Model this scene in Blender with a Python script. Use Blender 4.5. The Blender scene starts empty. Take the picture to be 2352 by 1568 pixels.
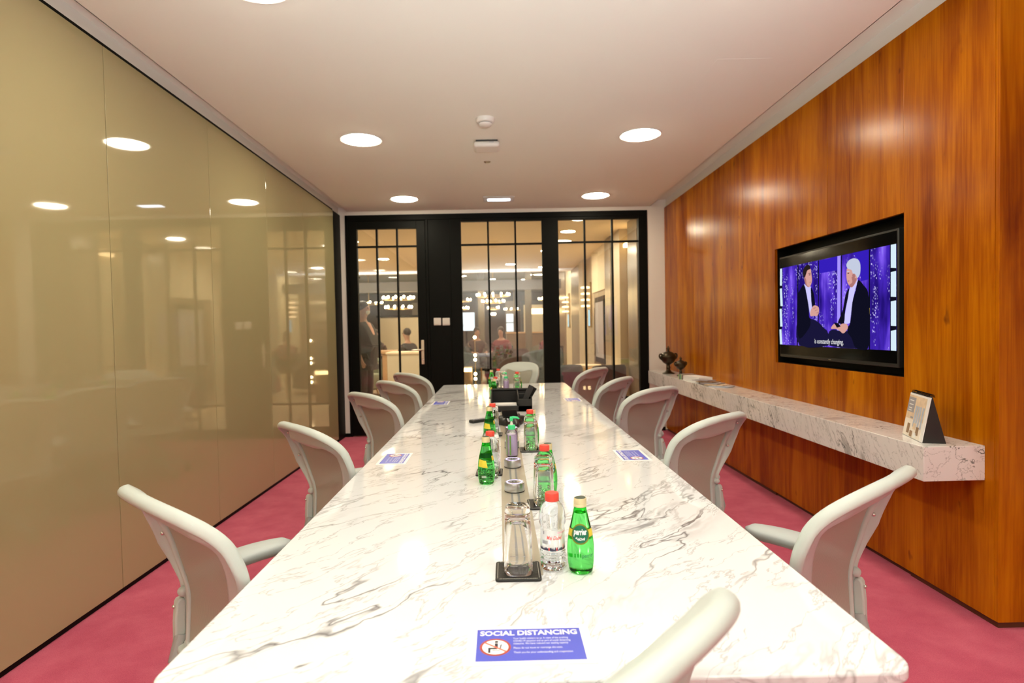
import bpy, bmesh, math, random
from math import sin, cos, pi, radians, sqrt, exp
from mathutils import Vector, Matrix

SC = bpy.context.scene
COL = SC.collection
random.seed(7)

# ------------------------------------------------------------------ camera, world, exposure, large lights
def setup_camera():
    yaw, pitch, roll = .0069, -.0271, .0199
    z = Vector((0, 0, 1))
    r0 = Vector((cos(yaw), -sin(yaw), 0)); f1 = Vector((sin(yaw), cos(yaw), 0))
    f = f1 * cos(pitch) + z * sin(pitch); u0 = -f1 * sin(pitch) + z * cos(pitch)
    R = r0 * cos(roll) - u0 * sin(roll); U = r0 * sin(roll) + u0 * cos(roll)
    m = Matrix((R, U, -f)).transposed().to_4x4(); m.translation = (0, 0, 1.3)
    cd = bpy.data.cameras.new('camera'); cam = bpy.data.objects.new('camera', cd); COL.objects.link(cam)
    cam.matrix_world = m
    cd.sensor_width = 36; cd.lens = 1330 / 2352 * 36
    cd.shift_x = 20.2 / 2352; cd.shift_y = 7.5 / 2352
    cd.clip_start = .02; cd.clip_end = 200
    cd.dof.use_dof = True; cd.dof.focus_distance = 1.9; cd.dof.aperture_fstop = 3.8
    SC.camera = cam
setup_camera()
SC.view_settings.view_transform = 'Standard'; SC.view_settings.look = 'None'
SC.view_settings.exposure = 0.72; SC.view_settings.gamma = 1; SC.view_settings.use_curve_mapping = False
W = bpy.data.worlds.new('world'); SC.world = W; W.use_nodes = True
W.node_tree.nodes['Background'].inputs[0].default_value = (1, .86, .7, 1)
W.node_tree.nodes['Background'].inputs[1].default_value = .10

def area_light(name, loc, rot, sx, sy, power, col):
    l = bpy.data.lights.new(name, 'AREA'); l.shape = 'RECTANGLE'; l.size = sx; l.size_y = sy; l.energy = power; l.color = col
    o = bpy.data.objects.new(name, l); COL.objects.link(o); o.location = loc; o.rotation_euler = rot
    return o
# unseen fill spot added behind the camera, bounced off the ceiling like a flash
sl = bpy.data.lights.new('bounce_fill', 'SPOT'); sl.energy = 300; sl.color = (.84, .96, 1.0); sl.spot_size = radians(95); sl.spot_blend = .8; sl.shadow_soft_size = .12
so_ = bpy.data.objects.new('bounce_fill', sl); COL.objects.link(so_); so_.location = (.15, -.45, 1.35); so_.rotation_euler = (radians(140), 0, 0)
s2 = bpy.data.lights.new('rear_bounce_fill', 'SPOT'); s2.energy = 120; s2.color = (.88, .96, 1.0); s2.spot_size = radians(140); s2.spot_blend = .7; s2.shadow_soft_size = .12  # second added fill spot, unseen, softly lifts the chair backs from behind
s2o = bpy.data.objects.new('rear_bounce_fill', s2); COL.objects.link(s2o); s2o.location = (-.1, -1.4, 1.3); s2o.rotation_euler = (radians(190), 0, 0)
LAMP_STRENGTH = 40.0
WARM = (1.0, .83, .62)

# ------------------------------------------------------------------ materials
MATS = {}
def N(nt, typ, **kw):
    n = nt.nodes.new(typ)
    for k, v in kw.items():
        if k.startswith('i_'):
            n.inputs[k[2:].replace('_', ' ')].default_value = v
        else: setattr(n, k, v)
    return n
def base_mat(name):
    m = bpy.data.materials.new(name); m.use_nodes = True; nt = m.node_tree; nt.nodes.clear()
    out = nt.nodes.new('ShaderNodeOutputMaterial'); MATS[name] = m
    return m, nt, out
def pm(name, col, rough=.5, metal=0., spec=.5, coat=0., var=.06, scale=8., bump=0., bscale=60., trans=0., ior=1.45, emis=None, es=0., sheen=0.):
    m, nt, out = base_mat(name)
    b = nt.nodes.new('ShaderNodeBsdfPrincipled'); nt.links.new(b.outputs[0], out.inputs[0])
    b.inputs['Roughness'].default_value = rough; b.inputs['Metallic'].default_value = metal
    b.inputs['Specular IOR Level'].default_value = spec; b.inputs['IOR'].default_value = ior
    b.inputs['Coat Weight'].default_value = coat; b.inputs['Coat Roughness'].default_value = .05
    b.inputs['Transmission Weight'].default_value = trans; b.inputs['Sheen Weight'].default_value = sheen
    if emis: b.inputs['Emission Color'].default_value = (*emis, 1); b.inputs['Emission Strength'].default_value = es
    tc = N(nt, 'ShaderNodeTexCoord')
    if var > 0:
        nz = N(nt, 'ShaderNodeTexNoise'); nz.inputs['Scale'].default_value = scale; nz.inputs['Detail'].default_value = 4
        nt.links.new(tc.outputs['Object'], nz.inputs['Vector'])
        mx = N(nt, 'ShaderNodeMix', data_type='RGBA'); mx.inputs[6].default_value = (*[c * (1 - var) for c in col], 1)
        mx.inputs[7].default_value = (*[min(1, c * (1 + var)) for c in col], 1)
        nt.links.new(nz.outputs[0], mx.inputs[0]); nt.links.new(mx.outputs[2], b.inputs['Base Color'])
    else: b.inputs['Base Color'].default_value = (*col, 1)
    if bump > 0:
        n2 = N(nt, 'ShaderNodeTexNoise'); n2.inputs['Scale'].default_value = bscale; n2.inputs['Detail'].default_value = 3
        nt.links.new(tc.outputs['Object'], n2.inputs['Vector'])
        bp = N(nt, 'ShaderNodeBump'); bp.inputs['Strength'].default_value = bump; bp.inputs['Distance'].default_value = .004
        nt.links.new(n2.outputs[0], bp.inputs['Height']); nt.links.new(bp.outputs[0], b.inputs['Normal'])
    return m
def em(name, col, s):
    m, nt, out = base_mat(name)
    e = nt.nodes.new('ShaderNodeEmission'); e.inputs[0].default_value = (*col, 1); e.inputs[1].default_value = s
    nt.links.new(e.outputs[0], out.inputs[0]); return m
def ramp(nt, stops, interp='LINEAR'):
    r = nt.nodes.new('ShaderNodeValToRGB'); cr = r.color_ramp; cr.interpolation = interp
    while len(cr.elements) > 1: cr.elements.remove(cr.elements[-1])
    for i, (p, c) in enumerate(stops):
        e = cr.elements[0] if i == 0 else cr.elements.new(p)
        e.position = p; e.color = (*c, 1) if len(c) == 3 else c
    return r
def math_n(nt, op, a, b=None, c=None, clamp=False):
    n = nt.nodes.new('ShaderNodeMath'); n.operation = op; n.use_clamp = clamp
    for i, v in enumerate((a, b, c)):
        if v is None: continue
        if isinstance(v, (int, float)): n.inputs[i].default_value = v
        else: nt.links.new(v, n.inputs[i])
    return n.outputs[0]

def marble_mat(name, ang, stretch, vs, grey=(.36, .345, .34), base=(.80, .815, .835), seed=0., rough=.07, dens=1., patch=1.):
    m, nt, out = base_mat(name)
    b = nt.nodes.new('ShaderNodeBsdfPrincipled'); nt.links.new(b.outputs[0], out.inputs[0])
    b.inputs['Roughness'].default_value = rough; b.inputs['Specular IOR Level'].default_value = .5
    tc = N(nt, 'ShaderNodeTexCoord')
    # large domain distortion
    dn = N(nt, 'ShaderNodeTexNoise'); dn.inputs['Scale'].default_value = 1.7; dn.inputs['Detail'].default_value = 5; dn.inputs['Roughness'].default_value = .55
    mp0 = N(nt, 'ShaderNodeMapping'); mp0.inputs['Location'].default_value = (seed, seed * .7, seed * 1.3)
    nt.links.new(tc.outputs['Object'], mp0.inputs[0]); nt.links.new(mp0.outputs[0], dn.inputs['Vector'])
    vs_ = N(nt, 'ShaderNodeVectorMath', operation='SUBTRACT'); vs_.inputs[1].default_value = (.5, .5, .5); nt.links.new(dn.outputs[1], vs_.inputs[0])
    vm = N(nt, 'ShaderNodeVectorMath', operation='SCALE'); vm.inputs['Scale'].default_value = .22; nt.links.new(vs_.outputs[0], vm.inputs[0])
    va = N(nt, 'ShaderNodeVectorMath', operation='ADD'); nt.links.new(mp0.outputs[0], va.inputs[0]); nt.links.new(vm.outputs[0], va.inputs[1])
    rot = N(nt, 'ShaderNodeMapping'); rot.inputs['Rotation'].default_value = ang; nt.links.new(va.outputs[0], rot.inputs[0])
    st = N(nt, 'ShaderNodeMapping'); st.inputs['Scale'].default_value = stretch; nt.links.new(rot.outputs[0], st.inputs[0])
    def ridge(scale, det, width, lac=2.):
        n = N(nt, 'ShaderNodeTexNoise'); n.inputs['Scale'].default_value = scale; n.inputs['Detail'].default_value = det; n.inputs['Roughness'].default_value = .6
        nt.links.new(st.outputs[0], n.inputs['Vector'])
        a = math_n(nt, 'SUBTRACT', n.outputs[0], .5); a = math_n(nt, 'ABSOLUTE', a); a = math_n(nt, 'DIVIDE', a, width)
        return math_n(nt, 'SUBTRACT', 1., a, clamp=True), n
    r1, n1 = ridge(vs, 4, .013)
    r2, n2 = ridge(vs * 2.2, 5, .012)
    r3, n3 = ridge(vs * .8, 5, .02)
    mk = N(nt, 'ShaderNodeTexNoise'); mk.inputs['Scale'].default_value = 2.2; mk.inputs['Detail'].default_value = 3; nt.links.new(va.outputs[0], mk.inputs['Vector'])
    msk = math_n(nt, 'MULTIPLY', math_n(nt, 'SUBTRACT', mk.outputs[0], .40), 5., clamp=True)
    mk2 = N(nt, 'ShaderNodeTexNoise'); mk2.inputs['Scale'].default_value = 1.3; mk2.inputs['Detail'].default_value = 2; nt.links.new(rot.outputs[0], mk2.inputs['Vector'])
    msk2 = math_n(nt, 'MULTIPLY', math_n(nt, 'SUBTRACT', mk2.outputs[0], .52), 7., clamp=True)
    v = math_n(nt, 'MULTIPLY', r1, msk); v = math_n(nt, 'MULTIPLY', v, .85 * dens)
    w = math_n(nt, 'MULTIPLY', r2, .38 * dens)
    # filled grey patches
    pn = N(nt, 'ShaderNodeTexNoise'); pn.inputs['Scale'].default_value = vs * 1.1; pn.inputs['Detail'].default_value = 4; pn.inputs['Roughness'].default_value = .55; nt.links.new(st.outputs[0], pn.inputs['Vector'])
    pt = math_n(nt, 'MULTIPLY', math_n(nt, 'SUBTRACT', pn.outputs[0], .568), 30., clamp=True)
    pt = math_n(nt, 'MULTIPLY', pt, msk2); pt = math_n(nt, 'MULTIPLY', pt, .62 * patch)
    s3 = math_n(nt, 'MULTIPLY', r3, math_n(nt, 'MULTIPLY', msk2, .35))
    tot = math_n(nt, 'MAXIMUM', v, w); tot = math_n(nt, 'MAXIMUM', tot, pt); tot = math_n(nt, 'MAXIMUM', tot, s3)
    cl = N(nt, 'ShaderNodeMix', data_type='RGBA'); cl.inputs[6].default_value = (*base, 1); cl.inputs[7].default_value = (*grey, 1)
    nt.links.new(tot, cl.inputs[0]); nt.links.new(cl.outputs[2], b.inputs['Base Color'])
    return m
marble_mat('table_marble', (0, 0, radians(-48)), (.55, 2.6, 1.5), 1.9, grey=(.19, .18, .185), seed=2.3, dens=1.15, patch=1.2)
marble_mat('shelf_marble', (radians(-58), 0, 0), (2.2, .8, 4.2), 2.4, grey=(.10, .11, .10), base=(.80, .79, .77), seed=5.1, rough=.12, patch=1.0, dens=1.35)

def wood_mat():
    m, nt, out = base_mat('wood_veneer')
    b = nt.nodes.new('ShaderNodeBsdfPrincipled'); nt.links.new(b.outputs[0], out.inputs[0])
    b.inputs['Roughness'].default_value = .24; b.inputs['Specular IOR Level'].default_value = .12
    tc = N(nt, 'ShaderNodeTexCoord')
    def nz(scale3, sc, det, r=.55, dist=0.):
        mp = N(nt, 'ShaderNodeMapping'); mp.inputs['Scale'].default_value = scale3; nt.links.new(tc.outputs['Object'], mp.inputs[0])
        n = N(nt, 'ShaderNodeTexNoise'); n.inputs['Scale'].default_value = sc; n.inputs['Detail'].default_value = det; n.inputs['Roughness'].default_value = r
        n.inputs['Distortion'].default_value = dist; nt.links.new(mp.outputs[0], n.inputs['Vector']); return n.outputs[0]
    fine = nz((1, 1, .03), 90, 3); mid = nz((1, 1, .10), 9, 5, .6, .6); big = nz((1, 1, .35), 3.2, 3)
    a = math_n(nt, 'MULTIPLY_ADD', mid, .55, math_n(nt, 'MULTIPLY', fine, .22)); a = math_n(nt, 'MULTIPLY_ADD', big, .35, a)
    a = math_n(nt, 'SUBTRACT', a, .06)
    r = ramp(nt, [(.32, (.17, .026, .001)), (.45, (.32, .075, .001)), (.56, (.48, .145, .001)), (.70, (.60, .21, .003))])
    nt.links.new(a, r.inputs[0])
    kn = nz((1, 1, .5), 13, 2); k = math_n(nt, 'MULTIPLY', math_n(nt, 'SUBTRACT', kn, .70), 9., clamp=True)
    mx = N(nt, 'ShaderNodeMix', data_type='RGBA'); mx.inputs[7].default_value = (.12, .025, .004, 1)
    nt.links.new(k, mx.inputs[0]); nt.links.new(r.outputs[0], mx.inputs[6]); nt.links.new(mx.outputs[2], b.inputs['Base Color'])
    bp = N(nt, 'ShaderNodeBump'); bp.inputs['Strength'].default_value = .04; bp.inputs['Distance'].default_value = .002
    nt.links.new(fine, bp.inputs['Height']); nt.links.new(bp.outputs[0], b.inputs['Normal'])
wood_mat()
pm('wood_plinth', (.10, .035, .012), .45)

def carpet_mat():
    m, nt, out = base_mat('red_carpet')
    b = nt.nodes.new('ShaderNodeBsdfPrincipled'); nt.links.new(b.outputs[0], out.inputs[0])
    b.inputs['Roughness'].default_value = .95; b.inputs['Specular IOR Level'].default_value = .1; b.inputs['Sheen Weight'].default_value = .15
    tc = N(nt, 'ShaderNodeTexCoord')
    n1 = N(nt, 'ShaderNodeTexNoise'); n1.inputs['Scale'].default_value = 5; n1.inputs['Detail'].default_value = 6; n1.inputs['Roughness'].default_value = .65
    n2 = N(nt, 'ShaderNodeTexNoise'); n2.inputs['Scale'].default_value = 260; n2.inputs['Detail'].default_value = 2
    for n in (n1, n2): nt.links.new(tc.outputs['Object'], n.inputs['Vector'])
    a = math_n(nt, 'MULTIPLY_ADD', n2.outputs[0], .45, math_n(nt, 'MULTIPLY', n1.outputs[0], .6))
    r = ramp(nt, [(.30, (.46, .048, .105)), (.5, (.58, .088, .160)), (.72, (.69, .145, .220))]); nt.links.new(a, r.inputs[0])
    nt.links.new(r.outputs[0], b.inputs['Base Color'])
    bp = N(nt, 'ShaderNodeBump'); bp.inputs['Strength'].default_value = .5; bp.inputs['Distance'].default_value = .004
    nt.links.new(n2.outputs[0], bp.inputs['Height']); nt.links.new(bp.outputs[0], b.inputs['Normal'])
carpet_mat()

def glass_thin(name, tint=(1, 1, 1), refl=.10, rough=0.):
    m, nt, out = base_mat(name)
    t = nt.nodes.new('ShaderNodeBsdfTransparent'); t.inputs[0].default_value = (*tint, 1)
    g = nt.nodes.new('ShaderNodeBsdfGlossy'); g.inputs[0].default_value = (.9, .9, .9, 1); g.inputs['Roughness'].default_value = rough
    fr = nt.nodes.new('ShaderNodeFresnel'); fr.inputs[0].default_value = 1.5
    f = math_n(nt, 'MULTIPLY_ADD', fr.outputs[0], 1.2, refl - .06, clamp=True)
    mx = nt.nodes.new('ShaderNodeMixShader'); nt.links.new(f, mx.inputs[0]); nt.links.new(t.outputs[0], mx.inputs[1]); nt.links.new(g.outputs[0], mx.inputs[2])
    nt.links.new(mx.outputs[0], out.inputs[0]); return m
glass_thin('window_glass', (.96, .97, .95), .09)
glass_thin('clear_plastic', (.93, .96, .98), .10, .03)
def glass_real(name, col, ior=1.45, rough=0.):
    m, nt, out = base_mat(name)
    g = nt.nodes.new('ShaderNodeBsdfGlass'); g.inputs[0].default_value = (*col, 1); g.inputs['Roughness'].default_value = rough; g.inputs['IOR'].default_value = ior
    nt.links.new(g.outputs[0], out.inputs[0]); return m
glass_real('tumbler_glass', (1., 1., 1.), 1.42)
glass_real('green_glass', (.42, .95, .46), 1.38)
glass_real('water_bottle_body', (.95, .98, 1.), 1.25)
pm('gel', (.82, .64, .92), .3, var=0)

def mesh_fabric():
    m, nt, out = base_mat('mesh_fabric')
    b = nt.nodes.new('ShaderNodeBsdfPrincipled'); b.inputs['Roughness'].default_value = .6
    uv = N(nt, 'ShaderNodeUVMap'); sp = N(nt, 'ShaderNodeSeparateXYZ'); nt.links.new(uv.outputs[0], sp.inputs[0])
    def wave(o, per): return math_n(nt, 'MULTIPLY_ADD', math_n(nt, 'SINE', math_n(nt, 'MULTIPLY', o, 2 * pi / per)), .5, .5)
    wx = wave(sp.outputs[0], .0055); wy = wave(sp.outputs[1], .0030)
    c = math_n(nt, 'MULTIPLY_ADD', wx, .55, math_n(nt, 'MULTIPLY', wy, .25))
    mx = N(nt, 'ShaderNodeMix', data_type='RGBA'); mx.inputs[6].default_value = (.34, .33, .27, 1); mx.inputs[7].default_value = (.56, .55, .46, 1)
    nt.links.new(c, mx.inputs[0]); nt.links.new(mx.outputs[2], b.inputs['Base Color'])
    t = nt.nodes.new('ShaderNodeBsdfTransparent'); ms = nt.nodes.new('ShaderNodeMixShader')
    f = math_n(nt, 'MULTIPLY_ADD', wx, .06, .93); nt.links.new(f, ms.inputs[0])
    nt.links.new(t.outputs[0], ms.inputs[1]); nt.links.new(b.outputs[0], ms.inputs[2]); nt.links.new(ms.outputs[0], out.inputs[0])
mesh_fabric()

pm('back_painted_glass', (.41, .36, .19), .5, coat=0, var=.02, scale=1.5)
def bpg():   # painted glass: tinted paint under a smooth clear face
    m = MATS['back_painted_glass']; b = [n for n in m.node_tree.nodes if n.type == 'BSDF_PRINCIPLED'][0]
    b.inputs['Roughness'].default_value = .035; b.inputs['Specular IOR Level'].default_value = .95; b.inputs['IOR'].default_value = 1.5
bpg()
pm('black_metal', (.004, .0045, .0035), .5, spec=.12, var=.1)
pm('ceiling_paint', (.90, .90, .81), .9, spec=.2, var=.012, scale=2)
pm('wall_paint', (.86, .84, .78), .85, spec=.2, var=.012, scale=2)
pm('cool_white_paint', (.72, .73, .70), .7, var=.02)
pm('lobby_ceiling_paint', (.80, .66, .46), .85, spec=.2, var=.02, scale=1)
pm('chair_plastic', (.58, .635, .60), .38, spec=.45, var=.03, bump=.03, bscale=400)
pm('chair_plastic_dark', (.40, .42, .41), .45, var=.04)
pm('arm_pad', (.50, .54, .53), .5, var=.03)
pm('dark_rubber', (.03, .03, .03), .6)
pm('chrome', (.75, .75, .74), .18, metal=1., var=0)
pm('brushed_steel', (.55, .56, .57), .33, metal=1., var=.05, scale=40)
pm('warm_steel', (.70, .66, .52), .28, metal=1., var=.03)
pm('bolt_metal', (.75, .73, .68), .25, metal=.8, var=0)
pm('black_leather', (.012, .012, .011), .42, var=.2, bump=.25, bscale=220)
pm('thread', (.72, .70, .62), .7)
pm('runner_metal', (.52, .47, .37), .35, metal=.35, var=.03)
pm('runner_slot', (.28, .29, .28), .4, metal=.4)
pm('red_cap', (.85, .08, .055), .4, var=.03, spec=.5)
pm('cream_cap', (.82, .72, .42), .35, metal=.3, var=.04)
pm('label_green', (.01, .17, .09), .45, var=.05)
pm('label_olive', (.24, .26, .03), .4, metal=.3)
pm('label_yellow', (.78, .62, .05), .45)
pm('label_white', (.86, .86, .86), .5)
pm('label_dark', (.05, .045, .09), .5)
pm('label_red', (.85, .10, .10), .5)
pm('label_pink', (.85, .55, .65), .5)
pm('label_grey', (.45, .47, .52), .5)
def film():
    m, nt, out = base_mat('label_clear'); t = nt.nodes.new('ShaderNodeBsdfTransparent'); d_ = nt.nodes.new('ShaderNodeBsdfDiffuse'); d_.inputs[0].default_value = (.9, .9, .92, 1)
    mx = nt.nodes.new('ShaderNodeMixShader'); mx.inputs[0].default_value = .38
    nt.links.new(t.outputs[0], mx.inputs[1]); nt.links.new(d_.outputs[0], mx.inputs[2]); nt.links.new(mx.outputs[0], out.inputs[0])
film()
pm('cap_print', (.02, .05, .03), .4)
pm('pump_green', (.06, .72, .28), .35, var=.02)
pm('gel_label_green', (.30, .62, .12), .4)
pm('sign_paper', (.92, .92, .93), .35, var=.01)
pm('sign_blue', (.10, .12, .62), .35, var=.03)
pm('sign_red', (.90, .18, .12), .4)
pm('sign_black', (.02, .02, .03), .5)
pm('sign_text', (.93, .94, .98), .5, var=0)
pm('bronze', (.055, .04, .022), .33, metal=.7, var=.35, scale=30, bump=.3, bscale=60)
pm('glossy_black', (.002, .002, .002), .10, spec=.22, var=0)
pm('black_plastic', (.018, .018, .017), .35)
pm('dark_grey_plastic', (.06, .06, .055), .4)
pm('white_plastic', (.78, .75, .70), .4, var=.02)
pm('paper_white', (.85, .84, .82), .6, var=.02)
pm('led_purple', (.6, .5, .9), .3, emis=(.6, .45, 1.), es=.9)
pm('print_tan', (.75, .58, .40), .5, var=.3, scale=40)
pm('print_cream', (.86, .78, .68), .5, var=.1, scale=30)
pm('print_brown', (.30, .18, .10), .5, var=.3, scale=40)
pm('print_grey', (.35, .33, .36), .5)
pm('print_blue', (.45, .50, .60), .5, var=.2, scale=40)
em('lamp_disc', (1.0, .895, .67), LAMP_STRENGTH)
em('emergency_strip', (.82, .88, 1.0), 6.)
em('bulb_glow', (1.0, .72, .36), 30.)
em('lobby_lamp', (1.0, .86, .62), 185.)
em('bulb_band', (1.0, .70, .34), 16.)
em('cool_cove', (.55, .70, 1.0), 15.)
em('warm_glow', (1.0, .66, .30), 5.)
em('sconce_glow', (1.0, .66, .34), 2.6)
em('screen_cool', (.80, .92, 1.0), 1.1)
em('screen_blue', (.45, .75, .85), .8)

# ------------------------------------------------------------------ geometry helpers
class MB:
    def __init__(s): s.v = []; s.f = []; s.uv = None
    def add(s, vs, fs, M=None):
        o = len(s.v)
        s.v += [tuple(M @ Vector(p)) if M else tuple(p) for p in vs]
        s.f += [tuple(i + o for i in f) for f in fs]; return s
    def box(s, x0, x1, y0, y1, z0, z1, M=None):
        vs = [(x, y, z) for x in (x0, x1) for y in (y0, y1) for z in (z0, z1)]
        return s.add(vs, [(0, 1, 3, 2), (4, 6, 7, 5), (0, 4, 5, 1), (2, 3, 7, 6), (0, 2, 6, 4), (1, 5, 7, 3)], M)
    def lathe(s, prof, n=24, M=None, sq=None):
        # prof (r, z) bottom to top; sq = superellipse power for squarish sections
        vs = []; fs = []
        for r, z in prof:
            for i in range(n):
                a = 2 * pi * i / n
                c, d = cos(a), sin(a)
                if sq: k = (abs(c) ** sq + abs(d) ** sq) ** (-1 / sq)
                else: k = 1
                vs.append((r * c * k, r * d * k, z))
        for j in range(len(prof) - 1):
            for i in range(n):
                k = (i + 1) % n; fs.append((j * n + i, j * n + k, (j + 1) * n + k, (j + 1) * n + i))
        if prof[0][0] > 1e-5: fs.append(tuple(reversed(range(n))))
        if prof[-1][0] > 1e-5: fs.append(tuple((len(prof) - 1) * n + i for i in range(n)))
        return s.add(vs, fs, M)
    def tube(s, pts, r, n=10, caps=True, flat=1.):
        pts = [Vector(p) for p in pts]; R = r if isinstance(r, (list, tuple)) else [r] * len(pts)
        vs = []; fs = []; prev = None
        for i, p in enumerate(pts):
            t = (pts[min(i + 1, len(pts) - 1)] - pts[max(i - 1, 0)]).normalized()
            if prev is None: u = t.orthogonal().normalized()
            else: u = (prev - t * prev.dot(t)).normalized()
            prev = u; w = t.cross(u)
            for k in range(n):
                a = 2 * pi * k / n; vs.append(p + (u * cos(a) + w * sin(a) * flat) * R[i])
        for i in range(len(pts) - 1):
            for k in range(n):
                q = (k + 1) % n; fs.append((i * n + k, i * n + q, (i + 1) * n + q, (i + 1) * n + k))
        if caps: fs.append(tuple(reversed(range(n)))); fs.append(tuple((len(pts) - 1) * n + k for k in range(n)))
        return s.add(vs, fs)
    def prism(s, poly, d0, d1, f):
        # poly list of 2D; f(a, b, d) -> 3D
        n = len(poly); vs = [f(a, b, d0) for a, b in poly] + [f(a, b, d1) for a, b in poly]
        fs = [tuple(reversed(range(n))), tuple(range(n, 2 * n))] + [(i, (i + 1) % n, n + (i + 1) % n, n + i) for i in range(n)]
        return s.add(vs, fs)
    def ball(s, c, r, n=12, m=8, sc=(1, 1, 1)):
        prof = [(r * sin(pi * j / m), -r * cos(pi * j / m)) for j in range(m + 1)]
        prof[0] = (1e-6, -r); prof[-1] = (1e-6, r)
        return s.lathe(prof, n, Matrix.Translation(c) @ Matrix.Diagonal((*sc, 1)))
    def build(s, name, mat, parent=None, smooth=True, bevel=0., seg=2, uvs=None, angle=40):
        me = bpy.data.meshes.new(name); me.from_pydata(s.v, [], s.f); me.update()
        bm = bmesh.new(); bm.from_mesh(me); bmesh.ops.recalc_face_normals(bm, faces=bm.faces); bm.to_mesh(me); bm.free()
        me.materials.append(MATS[mat])
        if uvs:
            l = me.uv_layers.new(name='UVMap')
            for lp in me.loops: l.data[lp.index].uv = uvs[lp.vertex_index]
        if smooth:
            me.polygons.foreach_set('use_smooth', [True] * len(me.polygons))
            try: me.set_sharp_from_angle(angle=radians(angle))
            except Exception: pass
        o = bpy.data.objects.new(name, me); COL.objects.link(o)
        if parent: o.parent = parent
        if bevel > 0:
            b = o.modifiers.new('bevel', 'BEVEL'); b.width = bevel; b.segments = seg; b.limit_method = 'ANGLE'; b.angle_limit = radians(35)
        return o
def tag(o, label, cat, group=None):
    o['label'] = label; o['category'] = cat
    if group: o['group'] = group
    return o
def thing(name, label, cat, loc=(0, 0, 0), rz=0, group=None):
    o = bpy.data.objects.new(name, None); COL.objects.link(o); o.location = loc; o.rotation_euler = (0, 0, rz); o.empty_display_size = .1
    return tag(o, label, cat, group)
def struct(o, label=None, cat=None):
    o['kind'] = 'structure'
    if label: o['label'] = label
    if cat: o['category'] = cat
    return o
def part_box(name, mat, parent, *b, bevel=0., M=None, seg=2):
    return MB().box(*b, M=M).build(name, mat, parent, bevel=bevel, seg=seg)
def dup(root, loc, rz, label, group=None, first=[]):
    r = root.copy(); COL.objects.link(r); r.location = loc; r.rotation_euler = (0, 0, rz); r['label'] = label
    if group: r['group'] = group
    for ch in list(root.children):
        c = ch.copy(); COL.objects.link(c); c.parent = r
        for g in list(ch.children):
            d = g.copy(); COL.objects.link(d); d.parent = c
    return r
USED = set()
def place(root, loc, rz, label, group=None):
    if root.name in USED: return dup(root, loc, rz, label, group)
    USED.add(root.name); root.location = loc; root.rotation_euler = (0, 0, rz); root['label'] = label
    if group: root['group'] = group
    return root
def text_mesh(txt, size, f, name, mat, parent, sx=1., align='CENTER', bold=0., res=3, shear=0., space=1.):
    """flat lettering; f(x, y) -> 3D point"""
    c = bpy.data.curves.new(name, 'FONT'); c.body = txt; c.size = size; c.align_x = align; c.resolution_u = res; c.offset = bold; c.shear = shear; c.space_character = space
    o = bpy.data.objects.new(name, c); COL.objects.link(o)
    dg = bpy.context.evaluated_depsgraph_get(); me = bpy.data.meshes.new_from_object(o.evaluated_get(dg))
    bpy.data.objects.remove(o)
    for v in me.vertices:
        v.co = Vector(f(v.co.x * sx, v.co.y))
    me.materials.clear(); me.materials.append(MATS[mat])
    r = bpy.data.objects.new(name, me); COL.objects.link(r); r.parent = parent
    return r
def cr_spline(P, n=8, closed=False):
    out = []; m = len(P)
    rng = range(m) if closed else range(m - 1)
    for i in rng:
        a, b, c, d = [P[(i + k) % m] if closed else P[max(0, min(m - 1, i + k))] for k in (-1, 0, 1, 2)]
        for j in range(n):
            t = j / n
            out.append(tuple(.5 * ((2 * b[k]) + (-a[k] + c[k]) * t + (2 * a[k] - 5 * b[k] + 4 * c[k] - d[k]) * t * t + (-a[k] + 3 * b[k] - 3 * c[k] + d[k]) * t ** 3) for k in range(len(b))))
    if not closed: out.append(tuple(P[-1]))
    return out

# ------------------------------------------------------------------ room shell
XL, XR, YD, YB, ZC = -1.926, 2.066, 7.17, -2.6, 2.775
struct(MB().box(XL - .1, 3.6, YB, YD + .02, -.1, 0).build('floor', 'red_carpet', smooth=False))
# left wall: back painted glass panels with hairline joints
m = MB(); y = YB; joints = [-2.0, -1.02, -.04, .94, 1.92, 2.91, 3.93, 4.89, 5.80, 6.862]
prev = YB
for j in joints:
    m.box(XL - .012, XL, prev, j - .0022, .03, 2.735); prev = j + .0022
struct(m.build('wall_left', 'back_painted_glass', smooth=False, bevel=.0012, seg=1))
struct(MB().box(XL - .10, XL - .014, YB, 6.866, 0, 2.745).box(XL - .10, XL - .004, YB, 6.866, 2.735, 2.752).build('trim_1', 'black_metal', smooth=False))
struct(MB().box(XL - .10, XL - .001, 6.866, YD, 0, 2.735).build('trim_2', 'black_metal', smooth=False))
struct(MB().box(XL - .10, XL - .02, YB, YD, 2.752, 2.9).build('trim_3', 'wall_paint', smooth=False))
# right wall: veneer panels with a recess for the screen
m = MB()
RY0, RY1, RZ0, RZ1 = 2.94, 4.315, 1.012, 1.85
seams = [(2.40, 3.62), (3.6235, 4.87), (4.8735, 6.123), (6.1265, YD)]
for a, b in seams:
    if a < RY1 and b > RY0:
        lo, hi = max(a, RY0), min(b, RY1)
        if lo > a: m.box(XR, XR + .02, a, lo, .028, 2.756)
        if hi < b: m.box(XR, XR + .02, hi, b, .028, 2.756)
        m.box(XR, XR + .02, lo, hi, .028, RZ0); m.box(XR, XR + .02, lo, hi, RZ1, 2.756)
    else: m.box(XR, XR + .02, a, b, .028, 2.756)
struct(m.build('wall_right', 'wood_veneer', smooth=False, bevel=.001, seg=1))
m = MB()
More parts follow.
